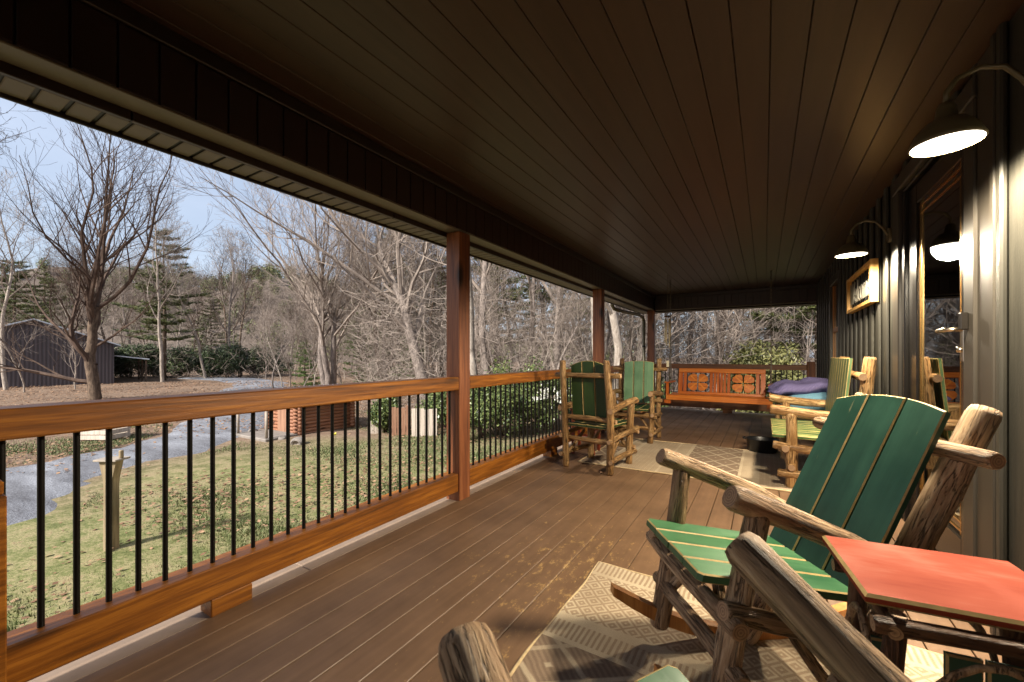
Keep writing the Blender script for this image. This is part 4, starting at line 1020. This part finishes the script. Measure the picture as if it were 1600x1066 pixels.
# --- woods: shared shapes
thin = [tree_mesh(100+i, 12+i*.7, .11+.012*i, 1, spread=42, low=.38-.03*i, n1=13, dens=1.05, curve=.08) for i in range(4)]
broad = [tree_mesh(140+i, 13+i, .17, 1+(i == 1), spread=48, low=.26, n1=14, dens=1.15, curve=.10) for i in range(3)]
young = [tree_mesh(170+i, 5.0+i*1.2, .045, 1, spread=40, low=.12, n1=16, dens=.75, curve=.12, levels=3) for i in range(3)]
pal = {}
def variant(ms, mats, key):
    k = (id(ms), mats)
    if k not in pal:
        a, b = ms
        if a.materials and a.materials[0] != M[mats[0]]: a = a.copy(); a.materials.clear(); b = b.copy(); b.materials.clear()
        pal[k] = (a, b)
    return pal[k]
named = [(752, 13.5, thin[1], BP, 'slim white barked tree just right of the thick porch post'), (768, 15.5, thin[3], BG, 'grey trunk beside the slim white barked tree'),
    (880, 17, broad[0], BG, 'bare grey tree between the thick post and the next post, nearer the next'), (835, 20, broad[2], BG, 'leaning bare tree centred between the two left porch posts'),
    (917, 12.5, thin[3], BP, 'pale straight trunk right against the post behind the dark green chair'), (951, 11.5, broad[1], BP, 'pale speckled trunk just right of the post behind the chairs'),
    (972, 16, thin[0], BG, 'thin trunk in the gap between the second post and the downspout'), (994, 12.5, thin[2], BP, 'pale leaning trunk beside the downspout'),
    (1029, 12.5, broad[0], BP, 'pale grey trunk right of the far corner post'), (1128, 17, broad[2], BB, 'reddish brown trunk above the middle of the swing'),
    (1219, 16, thin[0], BP, 'left one of the twin slim pale trunks above the right swing chain'), (1231, 16.5, thin[1], BP, 'right one of the twin slim pale trunks by the evergreen at the far opening'),
    (254, 33, thin[2], BP, 'slim pale trunk below the tall pine left of the broad tree'), (322, 38, thin[1], BP, 'slim pale tree at the wood edge right of the tall pine'), (365, 40, thin[3], BG, 'slim tree at the wood edge above the end of the drive'),
    (10, 26, thin[0], BP, 'thin crooked pale tree in front of the barn at the left edge'), (38, 24, young[2], BP, 'thin pale sapling in front of the barn gable'), (118, 26, young[1], BP, 'thin pale sapling just left of the dark low-limbed tree'),
    (597, 26, thin[3], BB, 'dark slim trunk left of the thick pale trunked tree'), (632, 24, thin[1], BP, 'slim pale trunk close left of the thick pale trunked tree')]
for i, (u, d, ms, mt, lb) in enumerate(named):
    put_tree('bare_tree', variant(ms, mt, 0), mt, tloc(u, d), rnd.uniform(0, 6), lb, group='bare trees around the porch', sc=rnd.uniform(.95, 1.1), tilt=rnd.uniform(-.03, .03) if i not in (3, 7) else .12)
WL = 'bare grey-brown tree crowded in the woods behind the lawn'
for i in range(92):
    if i < 40: u = 120+i*14.5+rnd.uniform(-8, 8); d = rnd.uniform(42, 75)
    elif i < 70: u = 560+(i-40)*15+rnd.uniform(-9, 9); d = rnd.uniform(22, 48)
    else: u = 940+(i-70)*16+rnd.uniform(-8, 8); d = rnd.uniform(19, 40)
    ms = rnd.choice(thin+broad); mt = rnd.choice((BG, BG, BB, BP))
    put_tree('bare_tree', variant(ms, mt, 0), mt, tloc(u, d), rnd.uniform(0, 6), WL, group='crowded trees in the woods', sc=rnd.uniform(.8, 1.15), tilt=rnd.uniform(-.05, .05))
SL = 'spindly bare sapling in the underbrush at the edge of the woods'
for i in range(80):
    if i < 30: u = 420+i*11+rnd.uniform(-6, 6); d = rnd.uniform(22, 38)
    else: u = 720+(i-30)*11.2+rnd.uniform(-6, 6); d = rnd.uniform(12.5, 24)
    ms = rnd.choice(young); mt = rnd.choice((BG, BG, BP))
    put_tree('sapling', variant(ms, mt, 0), mt, tloc(u, d), rnd.uniform(0, 6), SL, 'sapling', 'saplings in the underbrush', sc=rnd.uniform(.7, 1.2), tilt=rnd.uniform(-.15, .15))

# pines
pinesA = [pine_mesh(300+i, 10+i*1.5, .17, 3.6+.25*i, low=.26, whorls=17) for i in range(3)]
PM = ('bark_brown', 'pine_green', 'twig_dark')
for u, d, ms, sc, lb in [(256, 36, pinesA[2], 1.02, 'tall pine standing against the sky left of the broad bare tree'), (22, 40, pinesA[1], 1.0, 'dark pine behind the barn at the left edge'), (70, 46, pinesA[0], 1.15, 'pine rising behind the right slope of the barn roof'),
    (330, 60, pinesA[0], 1.1, 'distant pine on the slope right of the tall pine'), (612, 34, pinesA[2], 1.0, 'pine seen through branches left of the thick post'), (565, 40, pinesA[1], .8, 'lower pine under the right limbs of the broad bare tree'),
    (775, 27, pinesA[1], 1.0, 'pine just right of the thick porch post behind the slim white tree'), (850, 34, pinesA[0], 1.15, 'pine behind the leaning tree between the left posts'), (905, 30, pinesA[1], .9, 'pine close left of the post behind the dark green chair'),
    (1252, 17, pinesA[0], .95, 'evergreen filling the right edge of the far opening'), (1278, 14, pinesA[1], .8, 'evergreen partly hidden by the house wall at the far opening'), (1180, 27, pinesA[2], .85, 'evergreen behind the right swing chain'),
    (690, 38, pinesA[1], 1.0, 'evergreen hidden mostly behind the thick porch post'), (985, 33, pinesA[0], 1.0, 'evergreen behind the pale leaning trunk by the downspout')]:
    put_tree('pine_tree', ms, PM, tloc(u, d), rnd.uniform(0, 6), lb, 'pine', 'pines in the woods', sc)
yp = pine_mesh(330, 3.0, .05, 1.25, low=.05, whorls=13)
put_tree('young_pine', yp, ('bark_brown', 'pine_bright', 'twig_dark'), tloc(476, 25), 0, 'bright green young pine below the broad bare tree', 'pine', sc=1.0)
yp2 = [tuple(m_.copy() for m_ in yp) for _ in range(1)][0]
for u, d, sc, lb in [(560, 26, 1.3, 'shaggy green young evergreen right of the broad bare tree'), (640, 23, 1.1, 'young evergreen behind the thick pale trunk'), (590, 30, 1.4, 'young evergreen near the dark slim trunk')]:
    put_tree('young_pine', yp2, ('bark_brown', 'pine_green', 'twig_dark'), tloc(u, d), u, lb, 'pine', 'young evergreens at the wood edge', sc)

# evergreen shrubs
def shrub(name, u, d, rx, h, n, size, mat, label, seed, lumps=9, cat='shrub', group=None, asp=.5):
    rr = random.Random(seed); bl = []
    for i in range(lumps):
        a = rr.uniform(0, 6.28); q = rr.random()**.6*rx*.7; r_ = rx*rr.uniform(.28, .5)
        bl.append((q*math.cos(a), q*math.sin(a), h*rr.uniform(.25, .78), r_, r_, h*rr.uniform(.2, .3)))
    o = empty(name, tloc(u, d), rr.uniform(0, 6), label, cat, group)
    new_obj('foliage', leaf_cloud('foliage', seed, bl, n, size, asp), (mat,), o)
    g = Geo()
    for i in range(7):
        b = bl[i % len(bl)]; g.add(tube_geo([(b[0]*.1, b[1]*.1, -.05), (b[0]*.5, b[1]*.5, b[2]*.5), (b[0], b[1], b[2])], [.03, .02, .008], 5))
    new_obj('stems', g.mesh('stems'), ('twig_dark',), o); return o
for i, u in enumerate(range(165, 450, 19)):
    shrub('evergreen_shrub', u+rnd.uniform(-5, 5), 41+rnd.uniform(-2, 4), 2.0, rnd.uniform(2.0, 3.8), 5000, .10, 'shrub_dark', 'dark evergreen shrub in the row at the far side of the field', 500+i, group='dark shrubs across the field')
HL = [(752, 10.9, 1.0, 1.75, 'glossy holly shrub just right of the thick post behind the balusters'), (788, 10.9, 1.0, 2.0, 'yellow-green glossy shrub left of centre behind the middle railing bay'), (818, 11.4, 1.0, 2.3, 'glossy green shrub rising above the handrail in the middle bay'), (848, 12.0, .9, 1.8, 'glossy shrub behind the white flowering branch'),
    (694, 12.2, .8, 1.5, 'dark glossy shrub against the thick post beside the grey fence'), (603, 11.6, .55, 1.35, 'small glossy shrub left of the brown fence boards'), (908, 13.5, 1.0, 2.0, 'shrub behind the dark green chair'), (1005, 13, 1.0, 1.9, 'shrub behind the pale green chair')]
for i, (u, d, rx, h, lb) in enumerate(HL): shrub('holly_shrub', u, d, rx, h*.92, 8500, .038, 'holly_leaf', lb, 600+i, 12)
shrub('rhododendron', 1180, 13.0, 1.2, 2.75, 16000, .06, 'rhodo_leaf', 'rounded yellow-green bush behind the far railing right of the swing', 640, 14, 'bush', asp=.32)
shrub('rhododendron', 1225, 12.4, .9, 1.9, 5000, .07, 'rhodo_leaf', 'lower yellow-green bush at the right end of the far railing', 641, 10, 'bush', asp=.32)
# white flowering branches by the middle bay
wf = empty('flowering_shrub', tloc(862, 9.6), 0, 'white blossoming twigs behind the railing left of the dark green chair', 'shrub')
rr = random.Random(9); g = Geo(); Q = []
for i in range(26):
    a = rr.uniform(0, 6.28); el = rr.uniform(-.2, 1.3); ln = rr.uniform(.25, .55); e = Vector((math.cos(a)*math.cos(el), math.sin(a)*math.cos(el), math.sin(el)))*ln
    b = Vector((0, 0, 1.15)); g.add(tube_geo([tuple(b), tuple(b+e*.5+Vector((0, 0, .03))), tuple(b+e)], [.006, .004, .002], 4))
    for k in range(9):
        c = b+e*(.4+.6*k/8)+Vector((rr.uniform(-.02, .02), rr.uniform(-.02, .02), rr.uniform(-.02, .02))); s = .018
        n_ = Vector((rr.gauss(0, 1), rr.gauss(0, 1), rr.gauss(0, 1))).normalized(); u_ = n_.orthogonal()*s; w_ = n_.cross(u_)
        Q += [tuple(c-u_), tuple(c+w_), tuple(c+u_), tuple(c-w_)]
g.add(tube_geo([(0, 0, -.05), (.03, .02, .6), (0, 0, 1.16)], [.018, .014, .008], 6))
new_obj('stems', g.mesh('stems'), ('twig',), wf); new_obj('blossoms', fast_mesh('blossoms', Q, 4), ('white_flower',), wf)
# daffodil clump
df = empty('daffodil', tloc(524, 10.2), 0, 'single yellow flower in the leaves before the little log cabin', 'flower'); tube('stem', [(0, 0, 0), (.01, 0, .14), (.0, 0, .2)], .004, 'holly_leaf', df, 5)
new_obj('bloom', leaf_cloud('bloom', 5, [(0, 0, .21, .035, .035, .025)], 26, .022), ('yellow_flower',), df)

# far wooded hillside: one mass
def hill_wood():
    rn = np.random.default_rng(77); n = 3000
    base = [tree_mesh(900+i, 9, .10, 1, spread=40, low=.25, n1=9, dens=.55, levels=2) for i in range(3)]
    tris = []
    for t, cm in base:
        vv = np.array([v.co[:] for v in cm.vertices]); ff = [p.vertices[:] for p in cm.polygons]; ff = np.array([q[:3] for q in ff]+[(q[0], q[2], q[3]) for q in ff]); tris.append((vv, ff))
    pts = [hill_pt(.38+.60*a_, b_**.8) for a_, b_ in rn.random((n, 2))]; x, y, z = (np.array([p[k] for p in pts]) for k in range(3))
    V = []
    for i in range(len(x)):
        vv, ff = tris[i % 3]; sel = ff[rn.random(len(ff)) < .35]; s = rn.uniform(.8, 1.4); th = rn.random()*6.28
        q = vv[sel].reshape(-1, 3)*s; q = np.c_[q[:, 0]*math.cos(th)-q[:, 1]*math.sin(th), q[:, 0]*math.sin(th)+q[:, 1]*math.cos(th), q[:, 2]]
        q = q*np.array([1, 1, 1])+np.array([x[i], y[i], z[i]]); V.append(q)
    o = new_obj('hillside_woods', fast_mesh('hillside_woods', np.concatenate(V), 3), ('twig',)); tag(o, 'hazy bare woods covering the far hill on the left', 'woods', kind='stuff')
    bl = []
    for i in range(420):
        j = rn.integers(len(x)); bl.append((x[j], y[j], z[j]+4, 2.2, 2.2, rn.uniform(3, 5.5)))
    o = new_obj('hillside_evergreens', leaf_cloud('hillside_evergreens', 8, bl, 120000, .5), ('pine_green',)); tag(o, 'scattered dark evergreens among the bare woods on the far hill', 'woods', kind='stuff')
    for t, cm in base: bpy.data.meshes.remove(t); bpy.data.meshes.remove(cm)
hill_wood()
# tangled brush between the trunks
def brush():
    rn = np.random.default_rng(5); Q = []
    n = 30000; u = np.where(rn.random(n) < .35, 140+rn.random(n)*500, 560+rn.random(n)*740); d = np.where(u < 560, 34+rn.random(n)*26, 12.5+rn.random(n)*16)
    r_ = (u-800)/645.5; x = d*(r_*math.cos(YAW)-math.sin(YAW)); y = d*(r_*math.sin(YAW)+math.cos(YAW)); z = GZ+rn.random(n)**1.2*np.where(u < 560, 6, 4.2)
    dr = rn.normal(0, 1, (n, 3)); dr[:, 2] = np.abs(dr[:, 2])*.8; dr /= np.linalg.norm(dr, axis=1)[:, None]; L_ = (.4+1.0*rn.random(n))[:, None]; pr = np.cross(dr, rn.normal(0, 1, (n, 3))); pr /= np.linalg.norm(pr, axis=1)[:, None]
    wd = (.004+.0045*rn.random(n)*(d/15))[:, None]; p = np.c_[x, y, z]; bend = rn.normal(0, .1, (n, 3))
    m_ = p+dr*L_*.5+bend*L_; e = p+dr*L_
    V = np.stack([p-pr*wd, p+pr*wd, m_+pr*wd*.8, m_-pr*wd*.8, m_-pr*wd*.8, m_+pr*wd*.8, e+pr*wd*.2, e-pr*wd*.2], 1).reshape(-1, 3)
    o = new_obj('underbrush', fast_mesh('underbrush', V, 4), ('twig',)); tag(o, 'tangle of thin bare twigs filling the woods behind the railing', 'underbrush', kind='stuff')
brush()

# ------------------------------------------------------------------ yard structures
def barn():
    p = tloc(53, 28.6); o = empty('barn', p, YAW+R(47), 'dark metal barn with a pale gable roof at the left edge', 'barn')
    W = 4.0; he = 3.0; hp = 4.6; D = 11
    v = [(-W, 0, 0), (W, 0, 0), (W, 0, he), (0, 0, hp), (-W, 0, he), (-W, D, 0), (W, D, 0), (W, D, he), (0, D, hp), (-W, D, he)]
    new_obj('wall', mesh('wall', v, [(0, 1, 2, 3, 4), (9, 8, 7, 6, 5), (1, 6, 7, 2), (5, 0, 4, 9)]), ('metal_siding',), o)
    for s in (-1, 1):
        a, b = Vector((0, 0, hp+.02)), Vector((s*(W+.35), 0, hp+.02-(hp-he)*(W+.35)/W)); th = Vector((0, 0, .09))
        q = [a+Vector((0, -.4, 0)), b+Vector((0, -.4, 0)), b+Vector((0, D+.4, 0)), a+Vector((0, D+.4, 0))]; q += [k+th for k in q]
        new_obj('roof', mesh('roof', q, [(0, 1, 2, 3), (7, 6, 5, 4), (0, 4, 5, 1), (1, 5, 6, 2), (2, 6, 7, 3), (3, 7, 4, 0)]), ('metal_roof',), o)
    lt = [(W, 1.0, 2.12), (W+2.1, .6, 1.82), (W+2.1, 6, 1.82), (W, 6, 2.12)]; lt += [(x, y, z+.08) for x, y, z in lt]
    new_obj('lean_to_roof', mesh('lean_to_roof', lt, [(0, 1, 2, 3), (7, 6, 5, 4), (0, 4, 5, 1), (1, 5, 6, 2), (2, 6, 7, 3), (3, 7, 4, 0)]), ('metal_roof',), o)
    for y in (.8, 3.2, 5.8): box('lean_to_post', W+1.85, W+1.97, y, y+.12, 0, 1.84, 'bark_brown', o)
barn()
def cabin():
    c0, c1, c2 = gp(466, 10.9), gp(548, 12.3), gp(427, 12.0); ax = (c1-c0); LX = ax.length; a = math.atan2(ax.y, ax.x)
    o = empty('log_cabin', (c0.x, c0.y, GZ), a, 'small orange log cabin playhouse with a pale ribbed roof beyond the lawn', 'cabin')
    dep = 1.35; lr = .050; n = 10
    for i in range(n):
        z = lr+i*lr*1.86
        for y in (0, dep): 
            g = tube_geo([(-.12, y, z), (LX*.5, y, z+.003), (LX+.12, y, z)], lr, 8); new_obj('wall_log', mesh('wall_log', *g, True), ('cabin_log',), o)
        for x in (0, LX):
            g = tube_geo([(x, -.12, z+lr*.9), (x, dep*.5, z+lr*.9), (x, dep+.12, z+lr*.9)], lr, 8); q = new_obj('wall_log', mesh('wall_log', *g, True), ('cabin_log',), o)
    he = n*lr*1.86+.05; hp = he+.24
    box('door', -.062, -.05, .45, .85, .05, .85, 'fence_brown', o)
    for x in (-.02, LX+.02): new_obj('gable', mesh('gable', [(x-.03, 0, he), (x-.03, dep, he), (x-.03, dep/2, hp), (x+.03, 0, he), (x+.03, dep, he), (x+.03, dep/2, hp)], [(0, 1, 2), (5, 4, 3), (0, 3, 4, 1), (1, 4, 5, 2), (2, 5, 3, 0)]), ('cabin_log',), o)
    x0, x1 = -.25, LX+.12
    for s in (0, 1):
        v, f = [], []; N = 26
        for i in range(N+1):
            x = x0+(x1-x0)*i/N; dz = .025*(i % 2)
            yr, ye = dep/2, (-.25 if s == 0 else dep+.25); v += [(x, yr, hp+.04+dz), (x, ye, he-.10+dz), (x, ye, he-.115+dz), (x, yr, hp+.025+dz)]
        for i in range(N):
            for k in range(4): f.append((i*4+k, i*4+(k+1) % 4, (i+1)*4+(k+1) % 4, (i+1)*4+k))
        f += [(0, 1, 2, 3), (N*4+3, N*4+2, N*4+1, N*4)]
        new_obj('roof_sheet', mesh('roof_sheet', v, f), ('metal_roof',), o)
    box('porch_slab', -.9, -.06, -.1, dep+.1, .0, .10, 'stone', o, c=.02)
    for y in (0, dep): tube('porch_post', [(-.82, y, .1), (-.82, y, he-.12)], .035, 'grey_wood', o, 8)
cabin()
def boards(name, u0, u1, d, h, mat, label, n):
    a, b = gp(u0, d), gp(u1, d+.15); ax = b-a; ln = ax.length; o = empty(name, (a.x, a.y, GZ), math.atan2(ax.y, ax.x), label, 'fence'); w_ = ln/n
    for i in range(n): hh = h+rnd.uniform(-.04, .03); box('fence_board', i*w_+.004, (i+1)*w_-.006, -.010, .010, .0, hh, mat, o, c=.003)
    for z in (.2, h*.75): box('back_rail', 0, ln, .012, .05, z, z+.07, mat, o)
boards('board_fence', 612, 641, 11.0, .78, 'fence_brown', 'short run of brown board fence beyond the lawn', 4)
boards('board_fence', 643, 683, 10.9, .74, 'fence_grey', 'short run of weathered pale grey board fence beside the thick post', 6)
boards('board_fence', 578, 598, 11.2, .34, 'fence_grey', 'lowest stub of pale board fence left of the small holly', 3)
# yard post with a flared top and bird on it
p = tloc(174, 4.51); o = empty('feeder_post', p, YAW, 'weathered wooden post with a flared top standing on the lawn', 'post')
g = Geo(); v = []
for z, a in ((-.1, .046), (.72, .044), (.80, .050), (.99, .092), (1.0, .092)): v += [(-a, -.045, z), (a, -.045, z), (a, .045, z), (-a, .045, z)]
f = [(3, 2, 1, 0)]+[(i*4+k, i*4+(k+1) % 4, i*4+4+(k+1) % 4, i*4+4+k) for i in range(4) for k in range(4)]+[(16, 17, 18, 19)]
new_obj('post_body', mesh('post_body', v, f), ('yard_post',), o); box('top_plate', -.115, .13, -.09, .09, 1.002, 1.022, 'grey_wood', o, c=.003)
box('perch_block', .09, .125, -.02, .02, 1.023, 1.11, 'yard_post', o, c=.008)
# slatted crate across the drive
p = tloc(163, 10.6); o = empty('slatted_crate', p, YAW, 'pale slatted wooden crate across the gravel drive', 'crate')
for i in range(4): box('slat', -.40, .40, -.30, -.28, .04+i*.125, .15+i*.125, 'fence_grey', o, c=.004); box('slat', -.40, .40, .28, .30, .04+i*.125, .15+i*.125, 'fence_grey', o, c=.004)
for sx in (-1, 1):
    for sy in (-1, 1): box('corner_post', sx*.36-.04, sx*.36+.04, sy*.24-.035, sy*.24+.035, 0, .56, 'fence_grey', o)
    for i in range(4): box('slat', sx*.41-.01, sx*.41+.01, -.27, .27, .04+i*.125, .15+i*.125, 'fence_grey', o, c=.004)
# stones near the cabin
for i, (u, d, s) in enumerate([(466, 9.9, .17), (441, 10.4, .12), (395, 11.2, .14)]):
    bm = bmesh.new(); bmesh.ops.create_icosphere(bm, subdivisions=3, radius=s); rr = random.Random(i)
    k = [Vector((rr.gauss(0, 1), rr.gauss(0, 1), rr.gauss(0, 1))).normalized() for _ in range(9)]
    for vv in bm.verts:
        q = vv.co.normalized()
        for n_ in k: dd = q.dot(n_); vv.co -= n_*max(0, dd-.72)*s*.9
        vv.co.z *= .75
    me = bpy.data.meshes.new('boulder'); bm.to_mesh(me); bm.free(); pp = tloc(u, d)
    tag(new_obj('boulder', me, ('stone',), None, (pp[0], pp[1], GZ+s*.4)), ['larger grey stone at the near corner of the log cabin', 'small grey stone beside the cabin porch slab', 'grey stone where the drive passes the cabin'][i], 'stone')
